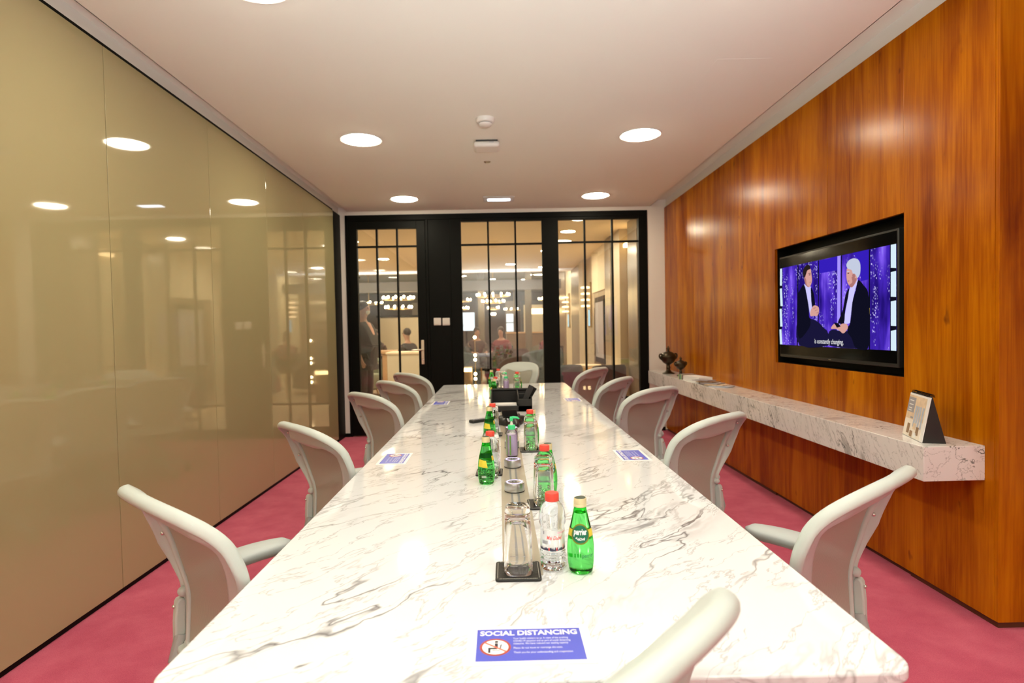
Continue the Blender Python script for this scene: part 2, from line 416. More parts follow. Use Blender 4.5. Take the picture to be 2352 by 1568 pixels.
# recess lining
m.box(XR + .02, XR + .12, RY0 - .02, RY0, RZ0 - .02, RZ1 + .02); m.box(XR + .02, XR + .12, RY1, RY1 + .02, RZ0 - .02, RZ1 + .02)
m.box(XR + .02, XR + .12, RY0, RY1, RZ0 - .02, RZ0); m.box(XR + .02, XR + .12, RY0, RY1, RZ1, RZ1 + .02)
m.box(XR + .10, XR + .12, RY0, RY1, RZ0, RZ1)
struct(m.build('trim_6', 'black_metal', smooth=False))
m = MB()
# return of the panelling towards the side
m.box(XR + .0025, 3.6, 2.380, 2.40, .028, 2.756)
struct(m.build('wall_right_return', 'wood_veneer', smooth=False, bevel=.001, seg=1))
struct(MB().box(XR + .013, XR + .05, 2.41, RY0 - .03, 0, 2.75).box(XR + .013, XR + .05, RY1 + .03, YD, 0, 2.75).box(XR + .022, XR + .05, RY0 - .03, RY1 + .03, 0, RZ0 - .03).box(XR + .012, 3.6, 2.392, 2.42, 0, .03).build('baseboard_right', 'wood_plinth', smooth=False))
struct(MB().box(XR + .02, XR + .3, 2.40, YD, 2.758, 2.98).box(XR, 3.6, 2.42, 2.5, 2.756, 2.98).build('trim_4', 'wall_paint', smooth=False))
struct(MB().box(3.6, 3.7, YB, 2.4, 0, 2.98).build('wall_side', 'wall_paint', smooth=False))
# wall behind the camera with its window opening
struct(MB().box(XL - .1, -1.3, YB - .1, YB, 0, 2.98).box(2.5, 3.7, YB - .1, YB, 0, 2.98).box(-1.3, 2.5, YB - .1, YB, 0, 2.98).build('wall_near', 'wall_paint', smooth=False))
# ceiling with slots along both long walls
struct(MB().box(-1.83, 1.885, YB, YD, ZC, ZC + .04).box(1.885, 3.6, YB, 2.36, ZC, ZC + .04).box(-1.835, -1.825, YB, YD, ZC, 2.835)
       .box(1.88, 1.89, 2.36, YD, ZC, 2.87).box(XL - .1, -1.83, YB, YD, 2.828, 2.88).box(1.885, 3.6, 2.36, YD, 2.855, 2.9).build('ceiling', 'ceiling_paint', smooth=False))
# back wall around the glazed front
struct(MB().box(XL - .1, -1.867, YD, YD + .1, .045, 2.9).box(1.855, XR + .3, YD, YD + .1, .045, 2.9).box(-1.867, 1.855, YD, YD + .1, 2.731, 2.9).build('wall_far', 'wall_paint', smooth=False))
struct(MB().box(XL, -1.867, YD - .012, YD + .1, 0, .045).box(1.855, 2.05, YD - .012, YD + .1, 0, .045).build('baseboard_far', 'black_metal', smooth=False))

# glazed partition: black steel frame
F0, F1 = YD - .01, YD + .07
def bars(mb, xs, zs):
    for a, b, c, d in xs: mb.box(a, b, F0, F1, c, d)
fr = MB()
bars(fr, [(-1.867, -1.835, 0, 2.731), (-1.867, 1.855, 2.665, 2.731), (-.885, -.852, 0, 2.665), (-.58, -.445, 0, 2.665), (.552, .754, 0, 2.665), (1.745, 1.855, 0, 2.665),
          (-.445, .552, 2.632, 2.665), (.754, 1.745, 2.632, 2.665), (-.445, .552, 0, .12), (.754, 1.745, 0, .12), (-1.835, -.885, 2.655, 2.665)], None)
struct(fr.build('trim_5', 'black_metal', smooth=False, bevel=.004))
struct(MB().box(-.852, -.58, YD + .004, YD + .06, 0, 2.665).build('wall_panel', 'black_metal', smooth=False, bevel=.002), None)
def glazing(name, x0, x1, z0, z1, vx, hz):
    w = bpy.data.objects.new(name, None); COL.objects.link(w); struct(w)
    MB().box(x0, x1, YD + .026, YD + .034, z0, z1).build('glass_pane', 'window_glass', w, smooth=False)
    for x in vx: MB().box(x - .011, x + .011, YD + .010, YD + .052, z0, z1).build('muntin', 'black_metal', w, smooth=False)
    for z in hz:
        MB().box(x0, x1, YD + .012, YD + .050, z - .011, z + .011).build('glazing_bar', 'black_metal', w, smooth=False)
    return w
glazing('window_1', -.445, .552, .12, 2.632, (-.111, .225), (2.348, .42))
glazing('window_2', .754, 1.745, .12, 2.632, (1.083, 1.424), (2.355, .42))
d = glazing('door_1', -1.727, -.995, .13, 2.562, (-1.486, -1.236), (2.345, .42))
MB().box(-1.832, -1.727, F0 + .004, F1 - .006, .01, 2.652).box(-.995, -.888, F0 + .004, F1 - .006, .01, 2.652).box(-1.727, -.995, F0 + .004, F1 - .006, 2.562, 2.652).box(-1.727, -.995, F0 + .004, F1 - .006, .01, .13).build('door_leaf', 'black_metal', d, smooth=False, bevel=.003)
hp = MB().box(-.966, -.926, F0 - .006, F0 + .004, .885, 1.185).build('handle_plate', 'warm_steel', d, bevel=.012, seg=3)
MB().tube([(-.946, F0 - .004, 1.065), (-.946, F0 - .05, 1.065), (-.96, F0 - .056, 1.065), (-1.075, F0 - .056, 1.062)], [.011, .011, .011, .009], 12).build('door_handle', 'warm_steel', d)
MB().lathe([(.012, 0), (.012, .006)], 16, Matrix.Translation((-.946, F0 - .004, .94)) @ Matrix.Rotation(radians(90), 4, 'X')).build('lock_cylinder', 'chrome', d)
# light switches on the black panel
sw = thing('light_switch', 'square cream light switch on black panel, left of the pair', 'switch', (-.758, YD + .004, 1.408), 0, 'light switches on the black panel')
MB().box(-.045, .045, -.009, 0, -.046, .046).build('face_plate', 'white_plastic', sw, bevel=.004)
MB().box(-.033, .033, -.013, -.009, -.034, .034).build('rocker', 'white_plastic', sw, bevel=.003)
USED.add(sw.name)
dup(sw, (-.650, YD + .004, 1.405), 0, 'square cream light switch on black panel, right of the pair')

# ------------------------------------------------------------------ ceiling fittings
dl = thing('ceiling_downlight', 'x', 'ceiling light')
MB().lathe([(.143, -.001), (.147, -.004), (.158, -.005), (.162, -.001), (.162, 0), (.143, 0)], 48).build('trim_ring', 'cool_white_paint', dl)
MB().lathe([(.1435, 0), (.138, -.006), (.110, -.013), (.060, -.017), (.0005, -.018)], 48).build('diffuser', 'lamp_disc', dl)
G = 'round recessed ceiling downlights'
for (x, y, lb) in [(-1.03, 4.50, 'round glowing downlight, left one of the pair nearer the camera beside the smoke detector'), (1.12, 4.50, 'round glowing downlight, right one of the pair nearer the camera beside the smoke detector'),
                   (-1.03, 6.53, 'round glowing downlight, left one by the glazed wall above the door side'), (1.114, 6.53, 'round glowing downlight, right one by the glazed wall next to the emergency light'),
                   (-1.0, 2.475, 'round glowing downlight cut off by the top edge of the photo'), (1.12, 2.40, 'round glowing downlight above the right side of the near table end')]:
    place(dl, (x, y, ZC), 0, lb, G)
for x in (-1.0, 1.12):
    for y in (.40, -1.5): dup(dl, (x, y, ZC), 0, 'round glowing downlight on the ceiling behind the camera', G)
sd = thing('smoke_detector', 'white round smoke detector on ceiling above the sensor box', 'smoke detector', (-.066, 4.10, ZC))
MB().lathe([(.066, 0), (.066, -.012), (.060, -.028), (.050, -.032)], 32).build('base', 'white_plastic', sd)
MB().lathe([(.046, -.030), (.046, -.036)], 32).build('vent_slot', 'dark_grey_plastic', sd)
MB().lathe([(.047, -.035), (.046, -.044), (.036, -.052), (.001, -.053)], 32).build('cap', 'white_plastic', sd)
ap = thing('ceiling_sensor_box', 'white rounded box unit mounted on ceiling between detector and small disc', 'sensor', (-.066, 4.62, ZC))
MB().box(-.085, .085, -.075, .075, -.012, 0).build('mounting_bracket', 'dark_grey_plastic', ap)
MB().box(-.10, .10, -.085, .085, -.055, -.012).build('housing', 'white_plastic', ap, bevel=.018, seg=4)
MB().box(.02, .055, -.0865, -.085, -.026, -.020).build('badge', 'label_grey', ap)
tag(MB().lathe([(.030, 0), (.030, -.004), (.016, -.012), (.001, -.012)], 24, Matrix.Translation((-.073, 5.139, ZC))).build('ceiling_sprinkler', 'warm_steel'), 'small round metal disc in the ceiling in front of the emergency light', 'sprinkler')
el = thing('emergency_light', 'slim rectangular emergency light glowing cool white near the glazed wall', 'ceiling light', (.028, 6.575, ZC))
MB().box(-.175, .175, -.115, .115, -.016, 0).build('housing', 'cool_white_paint', el, bevel=.006)
MB().box(-.125, .125, -.05, .05, -.021, -.016).build('tube', 'emergency_strip', el, bevel=.004)
MB().box(1.243, 1.552, 3.25, 3.547, ZC - .0005, ZC).build('x', 'ceiling_paint', smooth=False).name = 'ceiling_access_panel'
tag(bpy.data.objects['ceiling_access_panel'], 'flush square access hatch outlined in the ceiling at right', 'hatch')

# ------------------------------------------------------------------ conference table
T0, T1, TXL, TXR, TH = .905, 5.913, -.578, .665, .74
tb = thing('conference_table', 'long white marble conference table with grey veins down the room', 'table', ((TXL + TXR) / 2, (T0 + T1) / 2, 0))
hw, hl, r = (TXR - TXL) / 2, (T1 - T0) / 2, .045
poly = []
for cx, cy, a0 in ((hw - r, hl - r, 0), (-hw + r, hl - r, 90), (-hw + r, -hl + r, 180), (hw - r, -hl + r, 270)):
    for k in range(9): a = radians(a0 + k * 90 / 8); poly.append((cx + r * cos(a), cy + r * sin(a)))
MB().prism(poly, TH - .022, TH, lambda a, b, d: (a, b, d)).build('tabletop', 'table_marble', tb, bevel=.005, seg=3)
MB().box(-hw + .05, hw - .05, -hl + .06, hl - .06, TH - .06, TH - .022).build('underframe', 'black_metal', tb)
for yy in (-1.75, 0, 1.75):
    MB().box(-.14, .14, yy - .28, yy + .28, .02, TH - .06).build('pedestal', 'dark_grey_plastic', tb, bevel=.006)
    MB().box(-.20, .20, yy - .34, yy + .34, 0, .02).build('base_plate', 'black_metal', tb, bevel=.004)
# metal runner along the middle of the table
rn = thing('table_cable_runner', 'beige metal cable channel let along the middle of the marble table', 'cable channel', (.044, 0, TH))
MB().box(-.046, .046, 1.30, 4.95, 0, .0012).build('cover_strip', 'runner_metal', rn, smooth=False)
for x in (-.011, .011): MB().box(x - .0035, x + .0035, 1.32, 4.93, .0012, .0018).build('slot', 'runner_slot', rn, smooth=False)

# ------------------------------------------------------------------ marble shelf
tag(MB().box(1.802, XR, 2.445, 7.0, .6125, .762).build('marble_wall_shelf', 'shelf_marble', bevel=.002), 'long thick white marble shelf cantilevered from the wood wall', 'shelf')

# ------------------------------------------------------------------ mesh office chair (origin on floor under the seat, front = +X)
ZN = [.40, .45, .60, .75, .85, .92, .96]; XB = [-.205, -.200, -.180, -.206, -.243, -.326, -.375]
def interp(x, xs, ys):
    if x <= xs[0]: return ys[0]
    for i in range(len(xs) - 1):
        if x <= xs[i + 1]: return ys[i] + (ys[i + 1] - ys[i]) * (x - xs[i]) / (xs[i + 1] - xs[i])
    return ys[-1]
def sm(x, xs, ys): return sum(interp(x + k * .014, xs, ys) for k in (-2, -1, 0, 1, 2)) / 5
def bsurf(u, z):
    k = sm(z, [.45, .6, .75, .85, .92], [.8, .25, .15, .1, .2])
    return Vector((sm(z, ZN, XB) + k * u * u, u, z))
def bnorm(u, z):
    e = .004; a = bsurf(u + e, z) - bsurf(u - e, z); b = bsurf(u, z + e) - bsurf(u, z - e)
    n = a.cross(b).normalized(); return n if n.x > 0 else -n
OUT = [(0, .929), (.07, .928), (.135, .922), (.200, .905), (.242, .875), (.264, .832), (.268, .780), (.259, .730), (.246, .682), (.226, .645), (.206, .605), (.204, .525), (.204, .450)]
INN = [(0, .828), (.06, .832), (.110, .843), (.152, .848), (.180, .828), (.188, .795), (.182, .755), (.172, .715), (.158, .675), (.143, .635), (.132, .590), (.127, .520), (.125, .460)]
def make_chair():
    t = thing('office_chair', 'x', 'chair')
    so = cr_spline([(-OUT[1][0], OUT[1][1])] + OUT, 6)[6:]; si = cr_spline([(-INN[1][0], INN[1][1])] + INN, 6)[6:]
    loopO = [(-a, b) for a, b in reversed(so)] + so[1:]; loopI = [(-a, b) for a, b in reversed(si)] + si[1:]
    # close along the bottom
    kb = 8
    for k in range(1, kb):
        f = 1 - 2 * k / kb; loopO.append((.190 * f, .432 - .012 * (1 - f * f))); loopI.append((.136 * f, .455 - .006 * (1 - f * f)))
    prof = [(0, .002), (.25, .004), (.55, .005), (.82, .006), (.95, .005), (1.01, -.002), (1.04, -.010), (1.035, -.019), (.99, -.026), (.93, -.028), (.88, -.022), (.862, -.012), (.83, -.003), (.74, -.001), (.62, -.003), (.45, -.012), (.25, -.022), (.10, -.027), (.01, -.026), (-.025, -.013)]
    def rimscale(z): return interp(z, [.50, .60, .66, .72], [.28, .30, .55, 1.0])
    def lipscale(z): return interp(z, [.60, .80, .86], [.35, .6, 1.25])
    n = len(loopO); P = len(prof); m = MB()
    for i in range(n):
        (uo, zo), (ui, zi) = loopO[i], loopI[i]
        for a, h in prof:
            u = ui + (uo - ui) * a; z = zi + (zo - zi) * a
            m.v.append(tuple(bsurf(u, z) + bnorm(u, min(z, .93)) * (h * (rimscale(z) if a > .7 and h < 0 else (lipscale(z) if h < 0 else 1)))))
    for i in range(n):
        j = (i + 1) % n
        for k in range(P): q = (k + 1) % P; m.f.append((i * P + k, j * P + k, j * P + q, i * P + q))
    bf = m.build('back_frame', 'chair_plastic', t, angle=80)
    for u, z in ((.10, .905), (.225, .862), (.240, .745)):
        for s in (-1, 1):
            p = bsurf(s * u, z) + bnorm(s * u, min(z, .93)) * -.010
            MB().ball(p, .0065, 10, 6).build('bolt', 'bolt_metal', bf)
    # mesh panel
    m = MB(); uvs = []; n2 = 14; rows = []
    for i in range(len(si)):
        ui, zi = si[i]
        if i == 0: continue
        rows.append((ui, zi))
    rows = [(u, z) for u, z in rows]
    # sort into horizontal rows by height
    zs = [.860 - (.860 - .46) * k / 26 for k in range(27)]
    def halfw(z):
        best = 0
        for a, b in zip(si[:-1], si[1:]):
            if (a[1] - z) * (b[1] - z) <= 0 and abs(a[1] - b[1]) > 1e-6:
                best = max(best, a[0] + (b[0] - a[0]) * (z - a[1]) / (b[1] - a[1]))
        return best + .004
    for z in zs:
        w = max(halfw(z), .03)
        if z > .828: w = max(w, .16)
        for k in range(n2 + 1):
            u = -w + 2 * w * k / n2; m.v.append(tuple(bsurf(u, z) + bnorm(u, z) * -.001)); uvs.append((u, z))
    for i in range(len(zs) - 1):
        for k in range(n2): a = i * (n2 + 1) + k; m.f.append((a, a + 1, a + n2 + 2, a + n2 + 1))
    m.build('back_mesh', 'mesh_fabric', t, uvs=uvs, angle=180)
    # side supports of the back with pivot knob
    for s in (-1, 1):
        x0 = -.183
        m = MB(); m.prism([(x0 - .012, .552), (x0 - .006, .562), (x0 + .006, .562), (x0 + .013, .550), (x0 + .010, .47), (x0 + .004, .37), (x0 - .020, .37), (x0 - .017, .50)], s * .188, s * .214, lambda a, b, d: (a, d, b))
        sp = m.build('back_support', 'chair_plastic', t, bevel=.005, seg=3)
        MB().ball((x0 + .006, s * .190, .580), .015, 14, 10, (1, 1, .95)).build('pivot_knob', 'chair_plastic', sp)
        MB().ball((x0 - .015, s * .201, .540), .006, 10, 6).build('bolt', 'bolt_metal', sp)
        m = MB(); m.tube([(x0, s * .195, .46), (x0 - .02, s * .19, .40), (x0 + .02, s * .13, .36), (-.02, s * .06, .33)], [.018, .02, .022, .026], 10); m.build('back_link', 'chair_plastic_dark', t)
    # seat
    S = [(.27, 0), (.262, .14), (.235, .215), (.17, .245), (.05, .250), (-.08, .245), (-.16, .225), (-.20, .17), (-.21, 0)]
    def seatz(x, y): return .440 - .03 * max(0, (x - .12) / .15) ** 2 - .018 * (1 - (y / .25) ** 2)
    lo = cr_spline([(S[1][0], -S[1][1])] + S + [(S[-2][0], -S[-2][1])], 5)[5:-5]
    loop = lo + [(a, -b) for a, b in reversed(lo[1:-1])]
    m = MB(); P2 = [(.90, .0), (.93, .008), (1.0, .006), (1.02, -.006), (.98, -.02), (.91, -.014)]
    n = len(loop)
    for x, y in loop:
        for a, h in P2: m.v.append((.03 + (x - .03) * a, y * a, seatz(x, y) + h))
    for i in range(n):
        j = (i + 1) % n
        for k in range(6): q = (k + 1) % 6; m.f.append((i * 6 + k, j * 6 + k, j * 6 + q, i * 6 + q))
    m.build('seat_frame', 'chair_plastic', t, angle=80)
    m = MB(); uvs = []; nr = 6
    for q in range(nr + 1):
        a = .92 * q / nr
        for x, y in loop: X, Y = .03 + (x - .03) * a, y * a; m.v.append((X, Y, seatz(X, Y) - .012 * (1 - a))); uvs.append((X, Y))
    for q in range(nr):
        for i in range(n): j = (i + 1) % n; m.f.append((q * n + i, q * n + j, (q + 1) * n + j, (q + 1) * n + i))
    m.build('seat_mesh', 'mesh_fabric', t, uvs=uvs, angle=180)
    # arms
    for s in (-1, 1):
        ay = s * .285
        m = MB(); m.tube([(-.16, s * .24, .40), (-.15, ay, .44), (-.13, ay, .51), (-.09, ay, .555), (-.02, ay, .570)], [.016, .017, .017, .017, .016], 12, flat=1.3); m.build('arm_post', 'chair_plastic_dark', t)
        m = MB(); ns = 14; prof2 = []
        for k in range(ns + 1):
            f = k / ns; x = -.14 + .34 * f; w = .052 * sqrt(max(0.02, 1 - abs(2 * f - 1) ** 3.2)); zc = .592 + .010 * sin(pi * f) - .018 * (1 - f) ** 2
            for q in range(12):
                a = 2 * pi * q / 12; m.v.append((x, ay + w * cos(a) * (1 if abs(cos(a)) < .9 else 1), zc + (.016 if sin(a) > 0 else .036) * sin(a) * min(1, w / .03)))
        for k in range(ns):
            for q in range(12): r_ = (q + 1) % 12; m.f.append((k * 12 + q, k * 12 + r_, (k + 1) * 12 + r_, (k + 1) * 12 + q))
        m.f.append(tuple(range(12))); m.f.append(tuple(ns * 12 + q for q in range(12)))
        m.build('arm_pad', 'arm_pad', t, angle=70)
    # mechanism, column, five star base with casters
    MB().box(-.13, .12, -.075, .075, .345, .405).build('tilt_mechanism', 'chair_plastic_dark', t, bevel=.015, seg=3)
    MB().tube([(.04, .07, .37), (.05, .20, .365), (.08, .24, .365)], [.007, .007, .011], 8).build('tilt_lever', 'dark_grey_plastic', t)
    MB().lathe([(.028, .10), (.028, .24), (.018, .245), (.018, .35)], 20).build('gas_column', 'dark_grey_plastic', t)
    for k in range(5):
        a = 2 * pi * k / 5 + .3; c, s_ = cos(a), sin(a)
        lg = MB().tube([(c * .02, s_ * .02, .115), (c * .14, s_ * .14, .10), (c * .29, s_ * .29, .068)], [.032, .024, .016], 10, flat=.8).build('base_leg', 'chair_plastic_dark', t)
        M_ = Matrix.Translation((c * .295, s_ * .295, .029)) @ Matrix.Rotation(a + .6, 4, 'Z') @ Matrix.Rotation(radians(90), 4, 'X')
        cs = MB().lathe([(.022, -.024), (.029, -.020), (.029, -.006), (.020, -.004), (.020, .004), (.029, .006), (.029, .020), (.022, .024)], 18, M_).build('caster', 'dark_rubber', lg)
    return t
CH = make_chair()
GC = 'pale grey mesh office chairs around the marble table'
GL, GR = 'chairs along the left side of the table', 'chairs along the right side of the table'
chairs = [
    (-0.645, 1.625, 0.842, 'pale mesh office chair on the left side nearest the camera with armrest showing', GL),
    (-0.613, 2.611, 0.736, 'second pale mesh office chair from the camera on the left side', GL),
    (-0.610, 3.778, 0.737, 'middle chair of the left row, third pale mesh chair from the camera', GL),
    (-0.600, 4.583, 0.723, 'fourth pale mesh chair of the left row, beside the far left sign', GL),
    (-0.612, 5.395, 0.761, 'farthest pale mesh chair of the left row, next to the glazed door', GL),
    (0.756, 1.662, pi - .881, 'pale mesh office chair on the right side nearest the camera below the shelf end', GR),
    (0.731, 2.66, pi - .860, 'second pale mesh office chair from the camera on the right side', GR),
    (0.781, 3.795, pi - .891, 'middle chair of the right row, third pale mesh chair from the camera', GR),
    (0.655, 4.481, pi - .625, 'fourth pale mesh chair of the right row, overlapping the glowing low table outside', GR),
    (0.666, 5.574, pi - .679, 'farthest pale mesh chair of the right row by the glazed wall', GR),
    (0.06, 6.2, -2.245, 'pale mesh chair at the far head of the table facing the camera', 'chairs at the table ends'),
    (-0.055, 0.865, 2.367, 'pale chair back cut off by the bottom edge at the near table end', 'chairs at the table ends')]
for x, y, rz, lb, g in chairs: last_chair = place(CH, (x, y, 0), rz, lb, g)
last_chair.scale = (1.03, 1.03, 1.03)   # the near head chair is set a little higher

# ------------------------------------------------------------------ things on the table
TZ = TH + .0003
def rrect(w, h, r, n=6):
    o = []
    for cx, cy, a0 in ((w - r, h - r, 0), (-w + r, h - r, 90), (-w + r, -h + r, 180), (w - r, -h + r, 270)):
        for k in range(n + 1): a = radians(a0 + 90 * k / n); o.append((cx + r * cos(a), cy + r * sin(a)))
    return o
# coaster
co = thing('leather_coaster', 'x', 'coaster')
MB().prism(rrect(.0515, .0515, .008), 0, .0055, lambda a, b, d: (a, b, d)).build('leather_pad', 'black_leather', co, bevel=.0018, seg=3)
m = MB(); L = .0465
for k in range(24):
    q = -L + .004 + (2 * L - .008) * (k + .5) / 24
    for s in (-1, 1):
        m.box(q - .0012, q + .0012, s * L - .0004, s * L + .0004, .0053, .0061); m.box(s * L - .0004, s * L + .0004, q - .0012, q + .0012, .0053, .0061)
m.build('stitching', 'thread', co, smooth=False)
# upturned square tumbler
tu = thing('drinking_glass', 'x', 'glass')
o_ = [(.0318, 0), (.0328, .0015), (.0325, .02), (.0312, .08), (.0296, .125), (.0290, .142), (.0270, .1485), (.0235, .151), (1e-4, .1505)]
i_ = [(1e-4, .128), (.018, .1275), (.0235, .122), (.0262, .112), (.0284, .075), (.0298, .02), (.0303, .001), (.0318, 0)]
MB().lathe(list(reversed(o_)) + list(reversed(i_))[0:], 48, None, 3.6).build('tumbler_body', 'tumbler_glass', tu, angle=60)
m = MB()
for k, z in enumerate((.022, .033, .044)):
    for x0, x1 in ((-.018, -.002), (.010, .018)): m.box(x0, x1, -.0302, -.0299, z, z + .0012)
m.build('etched_marks', 'label_clear', tu, smooth=False)
# small water bottle: clear body, water, red cap, label
wb = thing('water_bottle', 'x', 'bottle')
prof = [(.001, .004), (.018, .002), (.026, .004), (.0285, .010)]
for k in range(5): z = .014 + k * .0065; prof += [(.0275, z), (.0295, z + .0032)]
prof += [(.0285, .046), (.0278, .050), (.0278, .100), (.0285, .104), (.0302, .110), (.0306, .122), (.0298, .128), (.0300, .132), (.0285, .140), (.0245, .149), (.0180, .156), (.0135, .159), (.0128, .162), (.0128, .168)]
m = MB(); nn = 36; m.lathe(prof, nn)
# diamond facets moulded into the lower third and the shoulder band
for i, v in enumerate(m.v):
    j, k = divmod(i, nn); z = v[2]
    if .012 < z < .045 or .106 < z < .130:
        f = 1 + .022 * (1 if (j + k // 2) % 2 else -1); m.v[i] = (v[0] * f, v[1] * f, z)
m.build('bottle_body', 'water_bottle_body', wb, angle=25)
MB().lathe([(.0160, .160), (.0165, .162), (.0163, .176), (.0150, .1785), (.0001, .179)], 36).build('cap', 'red_cap', wb)
def wrap(R, z0, a0=-pi / 2):
    return lambda x, y: (R * cos(a0 + x / R), R * sin(a0 + x / R), z0 + y)
def band(mb, R, z0, z1, a0, a1, n=24, zf=None):
    o = len(mb.v)
    for k in range(n + 1):
        a = a0 + (a1 - a0) * k / n
        mb.v += [(R * cos(a), R * sin(a), z0), (R * cos(a), R * sin(a), zf(k / n) if zf else z1)]
    for k in range(n): mb.f.append((o + 2 * k, o + 2 * k + 2, o + 2 * k + 3, o + 2 * k + 1))
    return mb
lab = band(MB(), .0284, .0515, .0985, -pi, 0).build('label', 'label_clear', wb)
band(MB(), .0286, .0515, .054, -pi, 0, 50, lambda f: .054 + .005 * abs(sin(f * 61) * sin(f * 23 + 1)) + .003 * (int(f * 50) % 3 == 0)).build('skyline_print', 'label_dark', lab, smooth=False)
for a, b in ((-2.0, -1.9), (-1.35, -1.28), (-.75, -.72), (-.62, -.58), (-.25, -.1)): band(MB(), .0288, .0515, .064 if b > -1 else .059, a, b, 2).build('skyline_print', 'label_red', lab, smooth=False)
band(MB(), .0286, .090, .0945, -1.25, -.35).build('pink_print', 'label_pink', lab)
band(MB(), .0286, .066, .074, -2.6, -2.05, 6).build('grey_print', 'label_grey', lab)
band(MB(), .0286, .088, .0955, -2.45, -2.38, 2).build('blue_print', 'label_dark', lab)
text_mesh('Mai Dubai', .0125, wrap(.02865, .077, -pi / 2 + .05), 'lettering', 'label_red', lab, sx=.72, shear=.35, bold=.0002)
# green mineral water bottle
gb = thing('green_bottle', 'x', 'bottle')
prof = [(.001, .003), (.020, .001), (.0255, .003), (.0275, .009), (.0298, .025), (.0308, .045), (.0306, .060), (.0288, .078), (.0258, .095), (.0222, .112), (.0185, .128), (.0155, .140), (.0142, .148), (.0138, .155), (.0138, .160)]
full = cr_spline(prof, 3)
m = MB().lathe(full + [(.0125, .160), (.0125, .150), (.0135, .143), (.0145, .137), (1e-4, .1365)], 40)
m.build('bottle_body', 'green_glass', gb, angle=50)
MB().lathe([(.0138, .150), (.0152, .151), (.0152, .155), (.0146, .156), (.0150, .158), (.0150, .168), (.0138, .1705)], 36).build('cap', 'cream_cap', gb)
MB().lathe([(.0136, .1702), (.0125, .1712), (.0001, .1715)], 28).build('cap_print', 'cap_print', gb)
def rad_at(z): return interp(z, [p[1] for p in prof], [p[0] for p in prof])
def gw(x, y, off=.0004, z0=.094, a0=-pi / 2 - .15):
    z = z0 + y; R = rad_at(z) + off; return (R * cos(a0 + x / .0265), R * sin(a0 + x / .0265), z)
def disc(mb, rx, rz, off, n=36, rings=5):
    o = len(mb.v); mb.v.append(gw(0, 0, off))
    for q in range(1, rings + 1):
        for k in range(n): a = 2 * pi * k / n; mb.v.append(gw(rx * q / rings * cos(a), rz * q / rings * sin(a), off))
    for k in range(n): mb.f.append((o, o + 1 + k, o + 1 + (k + 1) % n))
    for q in range(rings - 1):
        for k in range(n): a = o + 1 + q * n + k; b = o + 1 + q * n + (k + 1) % n; mb.f.append((a, a + n, b + n, b))
    return mb
def strip(mb, x0, x1, y0, y1, off, n=40):
    o = len(mb.v)
    for k in range(n + 1):
        x = x0 + (x1 - x0) * k / n
        for y in (y0, (y0 + y1) / 2, y1): mb.v.append(gw(x, y, off))
    for k in range(n):
        for q in (0, 1): a = o + 3 * k + q; mb.f.append((a, a + 3, a + 4, a + 1))
    return mb
strip(MB(), -.046, .062, -.0085, .0095, .0004).build('label_band_edge', 'label_dark', gb)
strip(MB(), -.045, .061, -.0075, .0085, .0006).build('label_band', 'label_yellow', gb)
lb_ = disc(MB(), .0215, .0225, .0009).build('label', 'label_olive', gb)
disc(MB(), .0185, .0192, .0012).build('label_disc', 'label_green', lb_)
text_mesh('perrier', .0185, lambda x, y: gw(x, y - .001, .0016), 'lettering', 'sign_text', lb_, sx=.56, bold=.0006)
text_mesh('perrier', .0130, lambda x, y: gw(x + .016, y - .052, .0005), 'embossed_lettering', 'label_green', gb, sx=.7)
text_mesh('\uFEEA\uFEF4\uFEF3\uFEAE\uFEF4\uFE91', .0095, lambda x, y: gw(x, y - .011, .0016), 'lettering', 'sign_text', lb_, sx=.95, bold=.0003).name = 'script_lettering'
# back label of the same bottle (yellow slanted tag seen from the other side)
def gwb(x, y, off=.0007): return gw(x, y, off, .078, pi / 2)
bl = MB(); n = 8; pts = [(-.019, -.012), (.016, -.016), (.011, .010), (-.016, .014)]
for a in range(n + 1):
    for b in range(n + 1):
        f, g = a / n, b / n
        x = (pts[0][0] * (1 - f) + pts[1][0] * f) * (1 - g) + (pts[3][0] * (1 - f) + pts[2][0] * f) * g
        y = (pts[0][1] * (1 - f) + pts[1][1] * f) * (1 - g) + (pts[3][1] * (1 - f) + pts[2][1] * f) * g
        bl.v.append(gwb(x, y))
for a in range(n):
    for b in range(n): i = a * (n + 1) + b; bl.f.append((i, i + n + 1, i + n + 2, i + 1))
bl.build('back_label', 'label_yellow', gb)
bc = MB(); o = 0
for k in range(7):
    x = -.004 + k * .0022; bc.v += [gwb(x, -.052, .0006), gwb(x + .0011, -.052, .0006), gwb(x + .0011, -.044, .0006), gwb(x, -.044, .0006)]; bc.f.append(tuple(range(4 * k, 4 * k + 4)))
bc.build('barcode', 'label_white', gb, smooth=False)

